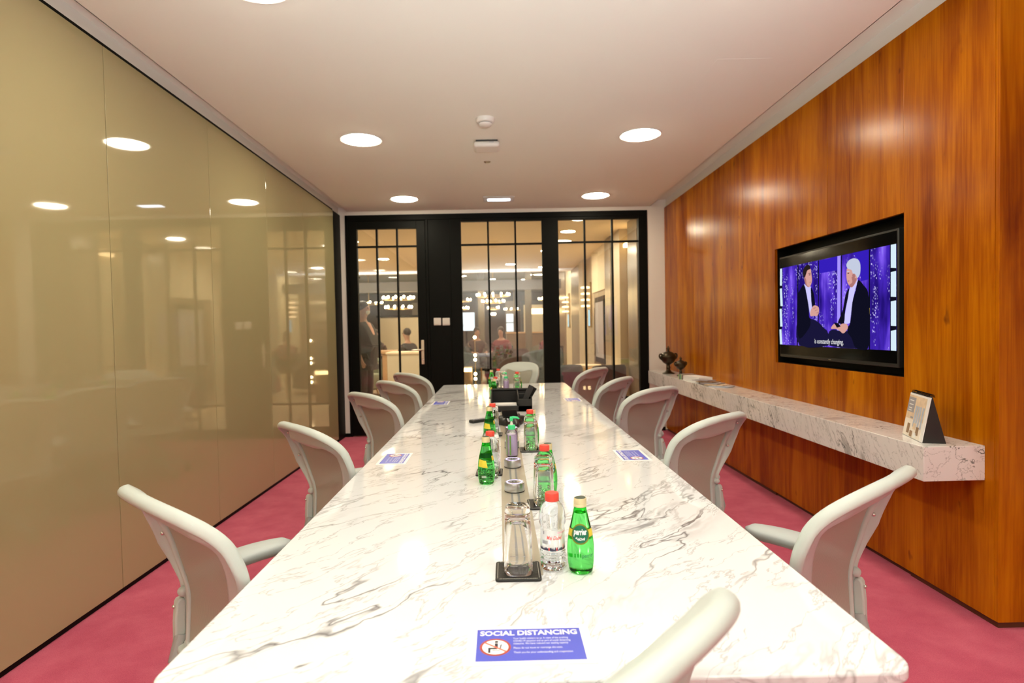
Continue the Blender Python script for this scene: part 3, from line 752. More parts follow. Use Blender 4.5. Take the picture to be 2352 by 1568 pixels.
GCO, GTU, GWB, GGB = 'black leather coasters on the table', 'upturned drinking glasses on coasters', 'small red-capped water bottles on the table', 'small green mineral water bottles on the table'
sets = [  # name, coaster, glass, water, green, facing of the green bottle
    ('nearest the camera beside the first sign', (.033, 1.317), (.034, 1.312), (.115, 1.335), (.178, 1.318), 0),
    ('in the nearer set right of the metal runner', (.132, 1.820), (.131, 1.816), (.141, 1.884), (.157, 1.948), .4),
    ('in the farther set right of the metal runner', (.137, 2.650), (.136, 2.645), (.138, 2.714), (.153, 2.778), .4),
    ('in the nearer set left of the metal runner', (-.048, 2.245), (-.038, 2.232), (-.041, 2.160), (-.056, 2.096), pi - .40),
    ('in the middle set left of the runner, beside the phone', (-.044, 3.060), (-.042, 3.045), (-.041, 2.968), (-.057, 2.903), pi - .40),
    ('in the set left of the black desk organizer', (-.040, 4.730), (-.040, 4.720), (-.036, 4.640), (-.048, 4.565), pi + .35),
    ('in the left group at the far end of the table', (.035, 5.480), (.035, 5.480), (-.014, 5.560), (-.080, 5.535), .2),
    ('in the right group at the far end of the table', (.150, 5.065), (.150, 5.060), (.152, 5.135), (.168, 5.200), .4),
]
for nm, c, g, w, p, a in sets:
    place(co, (*c, TZ), random.uniform(-.03, .03), 'black coaster under the glass ' + nm, GCO)
    place(tu, (*g, TZ + .0063), random.uniform(-.05, .05), 'upturned tumbler ' + nm, GTU)
    place(wb, (*w, TZ), 0 if nm.startswith('nearest') else pi + random.uniform(-.5, .5), 'red-capped water bottle ' + nm, GWB)
    place(gb, (*p, TZ), a, 'green bottle ' + nm, GGB)

# power pucks on the runner
pk = thing('power_socket_puck', 'x', 'socket puck')
MB().lathe([(.0345, 0), (.0345, .0025), (.0325, .004)], 40).build('foot_ring', 'dark_rubber', pk)
MB().lathe([(.0340, .003), (.0345, .006), (.0345, .027), (.0330, .0305), (.0285, .0315)], 48).build('housing', 'brushed_steel', pk)
MB().lathe([(.0285, .0300), (.0285, .0318), (.0235, .0318), (.0235, .0300)], 48).build('light_ring', 'led_purple', pk)
MB().lathe([(.0238, .0312), (.001, .0312)], 40).build('top_plate', 'runner_slot', pk)
m = MB()
for k in range(14): a = 2 * pi * k / 14; m.ball((.0305 * cos(a), .0305 * sin(a), .0318), .0016, 8, 5)
m.build('studs', 'chrome', pk)
MB().box(-.007, -.004, -.006, .006, .0312, .0322).box(.004, .007, -.006, .006, .0312, .0322).build('socket', 'black_plastic', pk, smooth=False)
for (x, y, lb) in [(.043, 1.985, 'silver round power puck on the runner, nearest the camera'), (.045, 2.335, 'silver round power puck on the runner, second from camera before the gel bottle'),
                   (.050, 2.715, 'silver round power puck on the runner, just behind the gel bottle'), (.056, 3.095, 'silver round power puck on the runner, farthest by the phone')]:
    place(pk, (x, y, TZ + .0012), 0, lb, 'silver power pucks along the runner')

# hand gel pump bottle
hg = thing('hand_gel_bottle', 'x', 'pump bottle')
MB().lathe([(.001, .001), (.022, .001), (.0255, .005), (.0255, .098), (.0235, .108), (.016, .117), (.0125, .119), (.0125, .122)], 32, None, 2.6).build('bottle_body', 'clear_plastic', hg)
MB().lathe([(.001, .003), (.0215, .003), (.0245, .007), (.0245, .097), (.001, .098)], 32, None, 2.6).build('gel', 'gel', hg)
band(MB(), .0262, .008, .094, -pi * .92, -pi * .60, 8).build('side_label', 'gel_label_green', hg)
MB().lathe([(.0160, .118), (.0165, .120), (.0165, .134), (.0150, .137), (.009, .138)], 28).build('collar', 'pump_green', hg)
MB().lathe([(.0085, .137), (.006, .146), (.0045, .150), (.0045, .158)], 16).build('pump_stem', 'white_plastic', hg)
MB().lathe([(.0065, .154), (.0075, .158), (.0075, .170), (.006, .173), (.001, .1735)], 16).tube([(-.006, 0, .168), (.010, 0, .170), (.026, 0, .168), (.034, 0, .162)], [.005, .0055, .0045, .0035], 10).build('pump_head', 'pump_green', hg)
place(hg, (.047, 2.535, TZ + .0012), .15, 'clear pump bottle of purple hand gel with green pump, nearest on the runner', 'pump bottles of hand gel')
place(hg, (.055, 5.17, TZ), pi + .4, 'clear pump bottle of purple hand gel behind the black desk organizer', 'pump bottles of hand gel')

# sitting-distance notices on the table
sg = thing('social_distancing_sign', 'x', 'sign')
PW, PH = .111, .063; BW, BH = .0945, .0515
MB().box(-PW, PW, -PH, PH, 0, .0006).build('laminate_sheet', 'sign_paper', sg, smooth=False)
bp_ = MB().box(-BW, BW, -BH, BH, .0006, .0008).build('blue_print', 'sign_blue', sg, smooth=False)
fl = lambda ox, oy, z=.0010: (lambda x, y: (ox + x, oy + y, z))
text_mesh('SOCIAL DISTANCING', .0220, fl(0, .0300), 'lettering', 'sign_text', bp_, sx=.84, bold=.0007)
for k, s in enumerate(['Your health matters to us. In view of the evolving', 'COVID-19 situation and as part of social distancing', 'measures. We have reduced our seating capacity']):
    text_mesh(s, .0082, fl(-.029, .0160 - k * .0085), 'small_print', 'sign_text', bp_, sx=.60, align='LEFT')
text_mesh('Please do not move or rearrange the seats.', .0082, fl(-.029, -.0150), 'small_print', 'sign_text', bp_, sx=.60, align='LEFT')
text_mesh('Thank you for your understanding and cooperation.', .0082, fl(-.029, -.0290), 'small_print', 'sign_text', bp_, sx=.60, align='LEFT')
CX, CY, CR = -.0610, -.0085, .0275
MB().lathe([(CR, .0009), (.0001, .0009)], 40, Matrix.Translation((CX, CY, 0))).build('ring_print', 'sign_red', sg, smooth=False)
MB().lathe([(CR * .84, .0011), (.0001, .0011)], 40, Matrix.Translation((CX, CY, 0))).build('white_disc_print', 'sign_text', sg, smooth=False)
m = MB()
m.lathe([(.0032, .0012), (.0001, .0012)], 16, Matrix.Translation((CX + .002, CY + .0165, 0)))
def poly2(mb, pts, z): o = len(mb.v); mb.v += [(CX + a, CY + b, z) for a, b in pts]; mb.f.append(tuple(range(o, o + len(pts))))
poly2(m, [(-.001, .012), (.0045, .012), (.0045, -.002), (-.001, -.002)], .0012); poly2(m, [(.0035, -.002), (.0035, -.007), (-.0125, -.007), (-.0125, -.002)], .00121)
poly2(m, [(-.0125, -.002), (-.0085, -.002), (-.0085, -.018), (-.0125, -.018)], .0012); poly2(m, [(.0075, -.006), (.0095, -.006), (.0115, .008), (.0095, .008)], .0012); poly2(m, [(-.006, -.010), (.008, -.010), (.008, -.0115), (-.006, -.0115)], .0012)
m.build('seated_figure_print', 'sign_black', sg, smooth=False)
m = MB(); a = radians(-38)
def rot2(x, y): return (x * cos(a) - y * sin(a), x * sin(a) + y * cos(a))
poly2(m, [rot2(-CR * .9, -.0018), rot2(CR * .9, -.0018), rot2(CR * .9, .0018), rot2(-CR * .9, .0018)], .0013); m.build('slash_print', 'sign_red', sg, smooth=False)
GS = 'social distancing notices on the table'
for x, y, rz, lb in [(.0435, 1.0125, 0, 'blue social distancing notice lying nearest the camera'), (-.468, 2.535, -pi / 2, 'blue social distancing notice by the second left chair'),
                     (-.458, 4.455, -pi / 2, 'blue social distancing notice near the fourth left chair'), (.567, 2.505, pi / 2, 'blue social distancing notice by the second right chair'),
                     (.563, 4.485, pi / 2, 'blue social distancing notice near the fourth right chair')]:
    place(sg, (x, y, TZ), rz, lb, GS)

# conference phone
ph = thing('conference_phone', 'black three-legged conference phone in the middle of the table', 'phone', (.055, 3.40, TZ), .2)
m = MB(); pts = []
for k in range(60):
    a = 2 * pi * k / 60; R = .075 + .075 * max(0, cos(3 * a / 2 if False else 3 * a)) ** 1.6; pts.append((R * cos(a - pi / 2), R * sin(a - pi / 2)))
ctr = []
for q, (s, z) in enumerate([(1, .004), (1.01, .012), (.97, .022), (.80, .034), (.55, .046), (.30, .050)]):
    for x, y in pts: m.v.append((x * s, y * s, z))
for q in range(5):
    for k in range(60): j = (k + 1) % 60; m.f.append((q * 60 + k, q * 60 + j, (q + 1) * 60 + j, (q + 1) * 60 + k))
m.f.append(tuple(reversed(range(60)))); m.f.append(tuple(range(300, 360))); m.build('phone_body', 'black_plastic', ph)
MB().lathe([(.052, .044), (.055, .052), (.050, .060), (.001, .062)], 36, Matrix.Translation((.01, .02, 0))).build('speaker_grille', 'dark_grey_plastic', ph)
M_ = Matrix.Translation((-.01, -.055, .052)) @ Matrix.Rotation(radians(38), 4, 'X')
MB().box(-.045, .045, -.004, .05, -.006, .004, M=M_).build('display_hood', 'glossy_black', ph, bevel=.003)
M_ = Matrix.Translation((-.012, -.09, .036)) @ Matrix.Rotation(radians(14), 4, 'X'); m = MB()
for i in range(4):
    for j in range(3): m.box(-.024 + j * .016, -.013 + j * .016, -.022 + i * .012, -.014 + i * .012, 0, .004, M=M_)
m.build('keypad', 'label_grey', ph, bevel=.001)
tag(MB().tube([(.060, 3.27, TZ + .004), (.064, 3.20, TZ + .004), (.062, 3.13, TZ + .004)], .0025, 8).build('phone_cable', 'black_plastic'), 'short black cable running from the conference phone along the runner', 'cable')
rc = thing('remote_control', 'small black remote lying left of the conference phone', 'remote control', (-.125, 3.50, TZ), -.9)
MB().box(-.021, .021, -.07, .07, 0, .018).build('remote_body', 'black_plastic', rc, bevel=.005, seg=3)
m = MB()
for i in range(5):
    for j in range(3): m.box(-.014 + j * .010, -.008 + j * .010, -.05 + i * .018, -.042 + i * .018, .018, .020)
m.build('button_set', 'label_grey', rc, smooth=False)

# black leather desk organizer
og = thing('desk_organizer', 'black leather desk organizer with open tray and pen box on the table', 'desk organizer', (.075, 4.07, TZ))
m = MB(); m.box(-.14, .14, -.17, .17, 0, .008)
m.prism([(-.17, 0), (-.17, .055), (-.10, .100), (.17, .115), (.17, 0)], -.14, -.132, lambda a, b, d: (d, a, b))
m.prism([(-.17, 0), (-.17, .085), (-.10, .100), (.17, .115), (.17, 0)], .132, .14, lambda a, b, d: (d, a, b))
m.prism([(-.17, 0), (-.17, .055), (-.10, .100), (.17, .115), (.17, 0)], .045, .053, lambda a, b, d: (d, a, b))
m.box(-.14, .14, .162, .17, 0, .115); m.box(-.14, .14, -.17, -.162, 0, .040); m.box(.045, .14, -.17, -.162, 0, .085); m.box(.045, .14, -.02, -.012, 0, .105)
m.build('leather_body', 'black_leather', og, bevel=.002)
MB().tube([(-.138, .165, .116), (.138, .165, .116)], .010, 12).build('rolled_edge', 'black_leather', og)
tag(MB().box(-.048, .112, 3.94, 4.05, TZ + .009, TZ + .045).build('note_pad', 'paper_white', bevel=.001), 'white note pad lying in the open tray of the desk organizer', 'note pad').location = (0, 0, 0)
for k, (dx, dz, tilt, ln, wd, mt, nm, lb, cat) in enumerate([
    (-.006, 0, .56, .165, .018, 'black_plastic', 'remote_control', 'black remote standing tilted in the organizer pen box, left one', 'remote control'),
    (.008, 0, .68, .155, .016, 'glossy_black', 'remote_control', 'black remote leaning farther right in the organizer pen box', 'remote control'),
    (.030, 0, .42, .15, .004, 'print_tan', 'pencil', 'tan pencil standing in the organizer pen box', 'pencil'),
    (.018, 0, .75, .12, .004, 'label_pink', 'pen', 'pink pen leaning out of the organizer pen box', 'pen')]):
    o = MB().box(-wd, wd, -.008 if wd > .01 else -.003, .008 if wd > .01 else .003, 0, ln).build(nm, mt, bevel=.002)
    tag(o, lb, cat); o.location = (.150 + dx, 3.935 + .026 * k, TZ + .022); o.rotation_euler = (.05 * (k - 1), tilt * .8, 0)
tag(MB().box(-.09, .09, -.055, .055, 0, .004).build('folded_napkin', 'paper_white', bevel=.001), 'white folded paper lying on the table behind the desk organizer', 'paper').location = (.07, 4.40, TZ)

# ------------------------------------------------------------------ things on the shelf
SZ = .7622
def urn(name, x, y, s, lb, cat):
    t = thing(name, lb, 'urn', (x, y, SZ), .2)
    pf = [(.070, 0), (.072, .006), (.060, .014), (.040, .026), (.024, .045), (.020, .060), (.026, .072), (.022, .085), (.018, .100), (.030, .112), (.060, .135), (.082, .165), (.094, .200), (.092, .215)]
    MB().lathe([(r * s, z * s) for r, z in cr_spline(pf, 3)], 36).build('urn_body', 'bronze', t)
    ld = MB().lathe([(r * s, z * s) for r, z in cr_spline([(.092, .214), (.086, .226), (.066, .246), (.040, .262), (.018, .270), (.012, .278), (.020, .288), (.012, .298), (.001, .302)], 3)], 36).build('lid', 'bronze', t)
    MB().lathe([(r * s, z * s) for r, z in [(.004, .29), (.010, .300), (.006, .312), (.012, .318), (.004, .330), (.001, .338)]], 16).tube([(-.026 * s, 0, .306 * s), (0, 0, .302 * s), (.026 * s, 0, .306 * s)], .005 * s, 8).build('finial', 'bronze', ld)
    for q in (-1, 1):
        pts = [(q * a * s, 0, b * s) for a, b in cr_spline([(.086, .172), (.108, .190), (.116, .215), (.106, .236), (.086, .236), (.080, .222)], 4)]
        MB().tube(pts, .009 * s, 10).build('handle', 'bronze', t)
urn('bronze_urn', 1.900, 6.50, .93, 'tall dark bronze lidded urn at the far end of the shelf', 'urn')
urn('bronze_urn', 1.935, 6.17, .62, 'small dark bronze lidded urn beside the taller one on shelf', 'urn')
bx = thing('brochure_box', 'white box of booklets with striped spines on the marble shelf', 'box', (1.90, 5.62, SZ), .18)
MB().box(-.07, .07, -.20, .10, 0, .045).build('white_sleeve', 'paper_white', bx, bevel=.001)
cols = ['print_brown', 'print_grey', 'label_green', 'print_tan', 'pump_green', 'label_dark', 'print_grey', 'gel_label_green']
for k, c in enumerate(cols): MB().box(-.068, .066, .102 + k * .012, .112 + k * .012, 0, .052 - .002 * (k % 3)).build('booklet_edge', c, bx, smooth=False)
lf = ['print_grey', 'print_brown', 'print_grey', 'print_tan', 'print_blue']
for k in range(5):
    o = MB().box(-.06, .06, -.09, .09, 0, .006).build('booklet', lf[k % 5], bevel=.001)
    o.location = (1.885 + .008 * k, 5.33 - k * .085, SZ + .0065 * (4 - k)); o.rotation_euler = (-.022, 0, .5 + .06 * k)
    tag(o, ['dark grey', 'brown', 'grey', 'tan', 'pale blue'][k] + ' thin booklet in the fanned row on the shelf, ' + ['farthest from the camera', 'second farthest', 'in the middle', 'second nearest', 'nearest the camera'][k], 'booklet', 'fanned booklets on the marble shelf')
# tent calendar
cal = thing('desk_calendar', 'tent desk calendar with interior photo standing at near shelf end', 'calendar', (0, 0, SZ))
A, B = Vector((1.925, 2.745, 0)), Vector((1.853, 2.520, 0)); du = (B - A).normalized(); nrm = Vector((du.y, -du.x, 0))
if nrm.x > 0: nrm = -nrm
Lc = (B - A).length; dep = .088; hh = .205
def cf(u, w, d=0.): # face coordinate: u along bottom, w up the slope 0..1, d off the face
    base = A + du * u - nrm * (dep * .42 * w); return base + Vector((0, 0, hh * w)) + nrm * d
def bk(u, w): return A + du * u - nrm * (dep - dep * .58 * w) + Vector((0, 0, hh * w))
m = MB(); vs = [cf(0, 0), cf(Lc, 0), cf(Lc, 1), cf(0, 1), bk(0, 0), bk(Lc, 0), bk(Lc, 1), bk(0, 1)]
m.add(vs, [(0, 1, 2, 3), (4, 7, 6, 5), (0, 4, 5, 1), (1, 5, 6, 2), (0, 3, 7, 4), (3, 2, 6, 7)]); m.build('stand', 'black_plastic', cal, smooth=False, bevel=.001)
def quad(mb, u0, u1, w0, w1, d0, d1=None):
    p = [cf(u0, w0, d0), cf(u1, w0, d0), cf(u1, w1, d0), cf(u0, w1, d0)]; q = [cf(u0, w0, d1), cf(u1, w0, d1), cf(u1, w1, d1), cf(u0, w1, d1)]
    return mb.add(p + q, [(0, 1, 2, 3), (4, 7, 6, 5), (0, 4, 5, 1), (1, 5, 6, 2), (2, 6, 7, 3), (3, 7, 4, 0)])
pg = quad(MB(), .002, Lc - .002, .01, .97, .001, .005).build('page', 'paper_white', cal, smooth=False)
quad(MB(), .004, Lc - .03, .015, .40, .005, .0055).build('picture', 'print_cream', pg, smooth=False)
quad(MB(), .004, Lc - .03, .40, .93, .005, .0055).build('picture', 'print_tan', pg, smooth=False)
quad(MB(), .004, .085, .55, .88, .0055, .006).build('title_block', 'print_grey', pg, smooth=False)
for w in (.80, .71, .63, .58): quad(MB(), .020, .068 - .01 * (w < .7), w, w + .02, .006, .0064).build('title_line', 'paper_white', pg, smooth=False)
for u in (.10, .125, .15, .18): quad(MB(), u, u + .018, .25, .72, .0055, .006).build('picture', 'print_blue', pg, smooth=False)
for u, w0, w1, c in ((.045, .08, .30, 'print_brown'), (.085, .03, .16, 'print_brown'), (.11, .20, .34, 'print_tan'), (.15, .10, .28, 'print_brown'), (.06, .42, .46, 'print_grey'), (.13, .04, .14, 'paper_white')):
    quad(MB(), u, u + .03, w0, w1, .006, .0064).build('picture', c, pg, smooth=False)
m = MB()
for k in range(16): u = .02 + k * (Lc - .04) / 15; p = cf(u, 1); m.tube([p + nrm * .006 + Vector((0, 0, -.006)), p + nrm * .004 + Vector((0, 0, .006)), p - nrm * .012 + Vector((0, 0, .006)), p - nrm * .016 + Vector((0, 0, -.006))], .0014, 6)
m.build('wire_binding', 'black_metal', cal)

# ------------------------------------------------------------------ wall television in its recess
tv = thing('wall_television', 'flat television set in a recess in the wood wall showing a talk show', 'television', (0, 0, 0))
TX, TY0, TY1, TZ0, TZ1 = 2.085, 3.006, 4.285, 1.055, 1.785
part_box('cabinet', 'black_plastic', tv, TX, 2.145, TY0, TY1, TZ0, TZ1, bevel=.004)
SX = TX - .0008
part_box('panel_glass', 'glossy_black', tv, SX, TX + .002, TY0 + .012, TY1 - .012, TZ0 + .022, TZ1 - .012)
part_box('badge', 'chrome', tv, SX - .0005, SX, 3.62, 3.65, TZ0 + .010, TZ0 + .014)
# picture: crop coordinates of the broadcast frame mapped onto the panel
def homog(src, dst):
    import numpy as np
    A_ = []; b_ = []
    for (x, y), (u, v) in zip(src, dst):
        A_ += [[x, y, 1, 0, 0, 0, -u * x, -u * y], [0, 0, 0, x, y, 1, -v * x, -v * y]]; b_ += [u, v]
    h = list(np.linalg.solve(np.array(A_, float), np.array(b_, float))) + [1]
    return lambda x, y: ((h[0] * x + h[1] * y + h[2]) / (h[6] * x + h[7] * y + 1), (h[3] * x + h[4] * y + h[5]) / (h[6] * x + h[7] * y + 1))
PY0, PY1, PZ0, PZ1 = TY0 + .014, TY1 - .014, 1.145, 1.705
H = homog([(118, 545), (1165, 320), (1165, 1278), (130, 1232)], [(0, 1), (1, 1), (1, 0), (0, 0)])
def scr(x, y, lay): u, v = H(x, y); return (SX - .0006 - lay * .00035, PY1 + (PY0 - PY1) * u, PZ0 + (PZ1 - PZ0) * v)
def pic_mat():
    m, nt, out = base_mat('city_picture'); e = nt.nodes.new('ShaderNodeEmission'); nt.links.new(e.outputs[0], out.inputs[0])
    tc = N(nt, 'ShaderNodeTexCoord')
    def nz(sc3, s, d=2, o=(0, 0, 0)):
        mp = N(nt, 'ShaderNodeMapping'); mp.inputs['Scale'].default_value = sc3; mp.inputs['Location'].default_value = o; nt.links.new(tc.outputs['Object'], mp.inputs[0])
        n = N(nt, 'ShaderNodeTexNoise'); n.inputs['Scale'].default_value = s; n.inputs['Detail'].default_value = d; nt.links.new(mp.outputs[0], n.inputs['Vector']); return n.outputs[0]
    a = nz((1, 1, .28), 9, 3); r = ramp(nt, [(.35, (.012, .004, .13)), (.5, (.045, .015, .36)), (.62, (.15, .07, .62)), (.75, (.36, .30, .85))]); nt.links.new(a, r.inputs[0])
    v = N(nt, 'ShaderNodeTexVoronoi', feature='F1', distance='CHEBYCHEV'); v.inputs['Scale'].default_value = 58
    mp = N(nt, 'ShaderNodeMapping'); mp.inputs['Scale'].default_value = (1, 1.6, 1); nt.links.new(tc.outputs['Object'], mp.inputs[0]); nt.links.new(mp.outputs[0], v.inputs['Vector'])
    w = math_n(nt, 'MULTIPLY', math_n(nt, 'SUBTRACT', .30, v.outputs['Distance']), 6., clamp=True)
    g = math_n(nt, 'MULTIPLY', math_n(nt, 'SUBTRACT', nz((1, 1, .35), 13, 2, (3, 1, 2)), .50), 9., clamp=True)
    mx = N(nt, 'ShaderNodeMix', data_type='RGBA'); mx.inputs[7].default_value = (.62, .55, 1.0, 1); nt.links.new(math_n(nt, 'MULTIPLY', w, g), mx.inputs[0]); nt.links.new(r.outputs[0], mx.inputs[6])
    nt.links.new(mx.outputs[2], e.inputs[0]); e.inputs[1].default_value = .85
pic_mat()
for n_, c in (('px_black', (.003, .003, .008)), ('px_jacket', (.003, .003, .009)), ('px_skin', (.42, .22, .19)), ('px_skin_shade', (.26, .11, .10)), ('px_hair_dark', (.012, .008, .008)), ('px_hair_grey', (.34, .37, .46)),
              ('px_shirt', (.38, .36, .62)), ('px_white', (.42, .52, .58)), ('px_beam', (.24, .18, .62)), ('px_sky', (.022, .008, .30)), ('px_text', (.6, .6, .62)), ('px_trouser', (.006, .005, .025)), ('px_gold', (.35, .25, .05))): em(n_, c, 1.)
scn = bpy.data.objects.new('broadcast_picture', None); COL.objects.link(scn); scn.parent = tv
def pol(nm, mat, lay, pts, parent=None, dense=True):
    if dense and len(pts) > 5: pts = [tuple(p) for p in cr_spline(pts, 3, True)]
    m = MB(); m.v = [scr(x, y, lay) for x, y in pts]; m.f = [tuple(range(len(pts)))]
    return m.build(nm, mat, scn, smooth=False)
pol('backdrop_picture', 'city_picture', 0, [(118, 545), (1165, 320), (1165, 1278), (130, 1232)], dense=False)
pol('backdrop_sky', 'px_sky', 1, [(470, 475), (640, 432), (640, 560), (472, 590)], dense=False)
pol('backdrop_sky', 'px_sky', 1, [(770, 405), (925, 370), (925, 640), (850, 660), (830, 470)], dense=False)
for x0, x1, mt in ((276, 287, 'px_black'), (464, 473, 'px_black'), (670, 679, 'px_black'), (920, 932, 'px_black'), (638, 666, 'px_beam'), (1108, 1165, 'px_black'), (118, 142, 'px_black')):
    yt = lambda x: 545 + (320 - 545) * (x - 118) / 1047; yb = lambda x: 1232 + (1278 - 1232) * (x - 130) / 1035
    pol('backdrop_bar', mt, 2, [(x0, yt(x0)), (x1, yt(x1)), (x1, yb(x1)), (x0, yb(x0))], dense=False)
for a, b in ((330, 538), (575, 797), (838, 1057), (1100, 1276)): pol('light_panel_picture', 'px_white', 3, [(1116, a + 2), (1163, a - 8), (1163, b + 2), (1116, b)], dense=False)
for a, b in ((547, 700), (728, 885), (912, 1070), (1097, 1230)): pol('light_panel_picture', 'px_white', 3, [(119, a), (137, a - 3), (147 if a > 700 else 137, b), (126 if a > 700 else 120, b)], dense=False)
pol('man_trousers_picture', 'px_trouser', 4, [(290, 1000), (440, 1010), (520, 1080), (556, 1120), (562, 1236), (300, 1236)])
pol('man_shirt_picture', 'px_shirt', 5, [(340, 685), (365, 705), (402, 712), (405, 830), (412, 900), (400, 975), (380, 870), (360, 760)])
pol('man_jacket_picture', 'px_jacket', 6, [(340, 690), (300, 745), (282, 800), (278, 1000), (300, 1180), (390, 1080), (400, 1010), (388, 975), (385, 900), (368, 800)])
pol('man_jacket_picture', 'px_jacket', 6, [(402, 715), (428, 770), (441, 880), (420, 905), (408, 850), (403, 780)])
pol('man_face_picture', 'px_skin', 7, [(355, 560), (396, 545), (406, 590), (412, 650), (403, 690), (386, 714), (360, 700), (344, 655), (342, 615)])
pol('man_hair_picture', 'px_hair_dark', 8, [(330, 600), (333, 550), (360, 515), (385, 512), (398, 545), (370, 562), (357, 600), (345, 628)])
pol('man_hands_picture', 'px_skin', 8, [(400, 930), (430, 880), (470, 890), (478, 930), (462, 972), (430, 972), (402, 975)])
pol('older_man_trousers_picture', 'px_trouser', 4, [(562, 1130), (600, 1095), (700, 1110), (850, 1100), (905, 1250), (570, 1238)])
pol('older_man_shirt_picture', 'px_shirt', 5, [(755, 715), (822, 640), (800, 740), (775, 850), (758, 1000), (750, 1036), (704, 1036), (710, 960), (728, 850)])
pol('older_man_jacket_picture', 'px_jacket', 6, [(828, 648), (880, 700), (915, 755), (928, 900), (925, 1100), (915, 1262), (810, 1258), (770, 1170), (735, 1120), (735, 1070), (757, 1030), (775, 850), (805, 740)])
pol('older_man_jacket_picture', 'px_jacket', 6, [(745, 720), (712, 790), (690, 920), (648, 1025), (664, 1040), (702, 1034), (712, 930), (738, 800)])
pol('older_man_face_picture', 'px_skin', 7, [(730, 540), (770, 555), (800, 590), (822, 630), (795, 690), (768, 716), (742, 690), (728, 660), (722, 600)])
pol('older_man_ear_picture', 'px_skin_shade', 8, [(780, 595), (796, 590), (802, 615), (790, 636), (778, 620), (775, 605)])
pol('older_man_hair_picture', 'px_hair_grey', 8, [(722, 510), (745, 470), (790, 452), (830, 468), (847, 510), (845, 590), (822, 630), (806, 600), (780, 588), (768, 558), (735, 545)])
pol('older_man_hands_picture', 'px_skin', 8, [(585, 1085), (615, 1042), (640, 1068), (690, 1040), (732, 1048), (735, 1085), (698, 1128), (668, 1108), (630, 1088)])
pol('man_eye_picture', 'px_hair_dark', 9, [(384, 600), (398, 597), (399, 604), (386, 607)], dense=False)
pol('man_eye_picture', 'px_hair_dark', 9, [(380, 588), (400, 584), (400, 589), (381, 593)], dense=False)
pol('man_mouth_picture', 'px_skin_shade', 9, [(390, 668), (405, 664), (404, 670), (391, 674)], dense=False)
pol('man_cheek_picture', 'px_skin_shade', 9, [(345, 625), (358, 640), (366, 690), (385, 712), (362, 702), (346, 660)])
pol('older_man_eye_picture', 'px_hair_dark', 9, [(731, 585), (748, 583), (748, 590), (732, 592)], dense=False)
pol('older_man_eye_picture', 'px_hair_grey', 9, [(728, 570), (752, 566), (752, 572), (729, 576)], dense=False)
pol('older_man_mouth_picture', 'px_skin_shade', 9, [(733, 655), (750, 653), (750, 660), (734, 662)], dense=False)
pol('older_man_cheek_picture', 'px_skin_shade', 9, [(770, 620), (800, 632), (815, 636), (795, 688), (768, 714), (748, 694), (776, 668)])
for px_, py_ in ((425, 905), (440, 925), (455, 945)): pol('man_finger_picture', 'px_skin_shade', 9, [(px_, py_), (px_ + 22, py_ - 10), (px_ + 24, py_ - 6), (px_ + 3, py_ + 5)], dense=False)
pol('tablet_picture', 'px_black', 9, [(612, 1030), (652, 1036), (674, 1066), (640, 1078)], dense=False)
pol('chair_picture', 'px_gold', 5, [(912, 890), (930, 900), (928, 960), (915, 950)], dense=False)
cx0, cy0 = H(565, 1222)
text_mesh('is constantly changing.', .044, lambda x, y: (SX - .0045, PY1 + (PY0 - PY1) * cx0 - x, PZ0 + (PZ1 - PZ0) * cy0 + y), 'caption_lettering', 'px_text', scn, sx=.82)

# ------------------------------------------------------------------ lobby seen through the glass
pm('lobby_floor', (.66, .54, .40), .12, var=.06, scale=2)
pm('lobby_wall', (.50, .42, .30), .35, var=.04, scale=3)
pm('lobby_wall_dark', (.10, .085, .06), .5, var=.2, scale=2)
pm('lobby_brown', (.17, .115, .07), .3, var=.12, scale=3)
pm('lobby_pillar', (.30, .25, .19), .25, var=.05, scale=3)
pm('lobby_cream', (.86, .74, .54), .5, var=.03)
pm('lobby_pale', (.56, .47, .32), .4, var=.03)
pm('beam_paint', (.30, .32, .36), .7, var=.03)
pm('dark_ceiling', (.20, .20, .16), .8, var=.1, scale=1)
pm('grey_fabric', (.07, .085, .10), .85, var=.1, scale=20)
pm('charcoal_fabric', (.045, .045, .04), .85, var=.1, scale=20)
pm('plum_fabric', (.16, .04, .07), .85, var=.1, scale=20)
pm('green_fabric', (.22, .25, .18), .85, var=.1, scale=20)
pm('light_wood', (.55, .33, .16), .5, var=.15, scale=20)
pm('pale_counter', (.62, .56, .42), .45, var=.06, scale=8)
pm('skin', (.42, .24, .16), .5, var=.03)
pm('skin_light', (.40, .22, .15), .5, var=.03)
pm('hair_dark', (.015, .011, .009), .5)
pm('navy_suit', (.020, .024, .028), .75, var=.1, scale=20)
pm('peach_shirt', (.72, .42, .32), .7, var=.03)
pm('mask_paper', (.62, .62, .52), .7, var=.02)
pm('red_cloth', (.16, .02, .025), .8, var=.1)
pm('brown_cloth', (.06, .035, .03), .8, var=.1)
pm('blue_cloth', (.10, .13, .22), .8, var=.1)
pm('curtain', (.42, .38, .30), .8, var=.1)
pm('brass', (.45, .33, .16), .35, metal=.9)

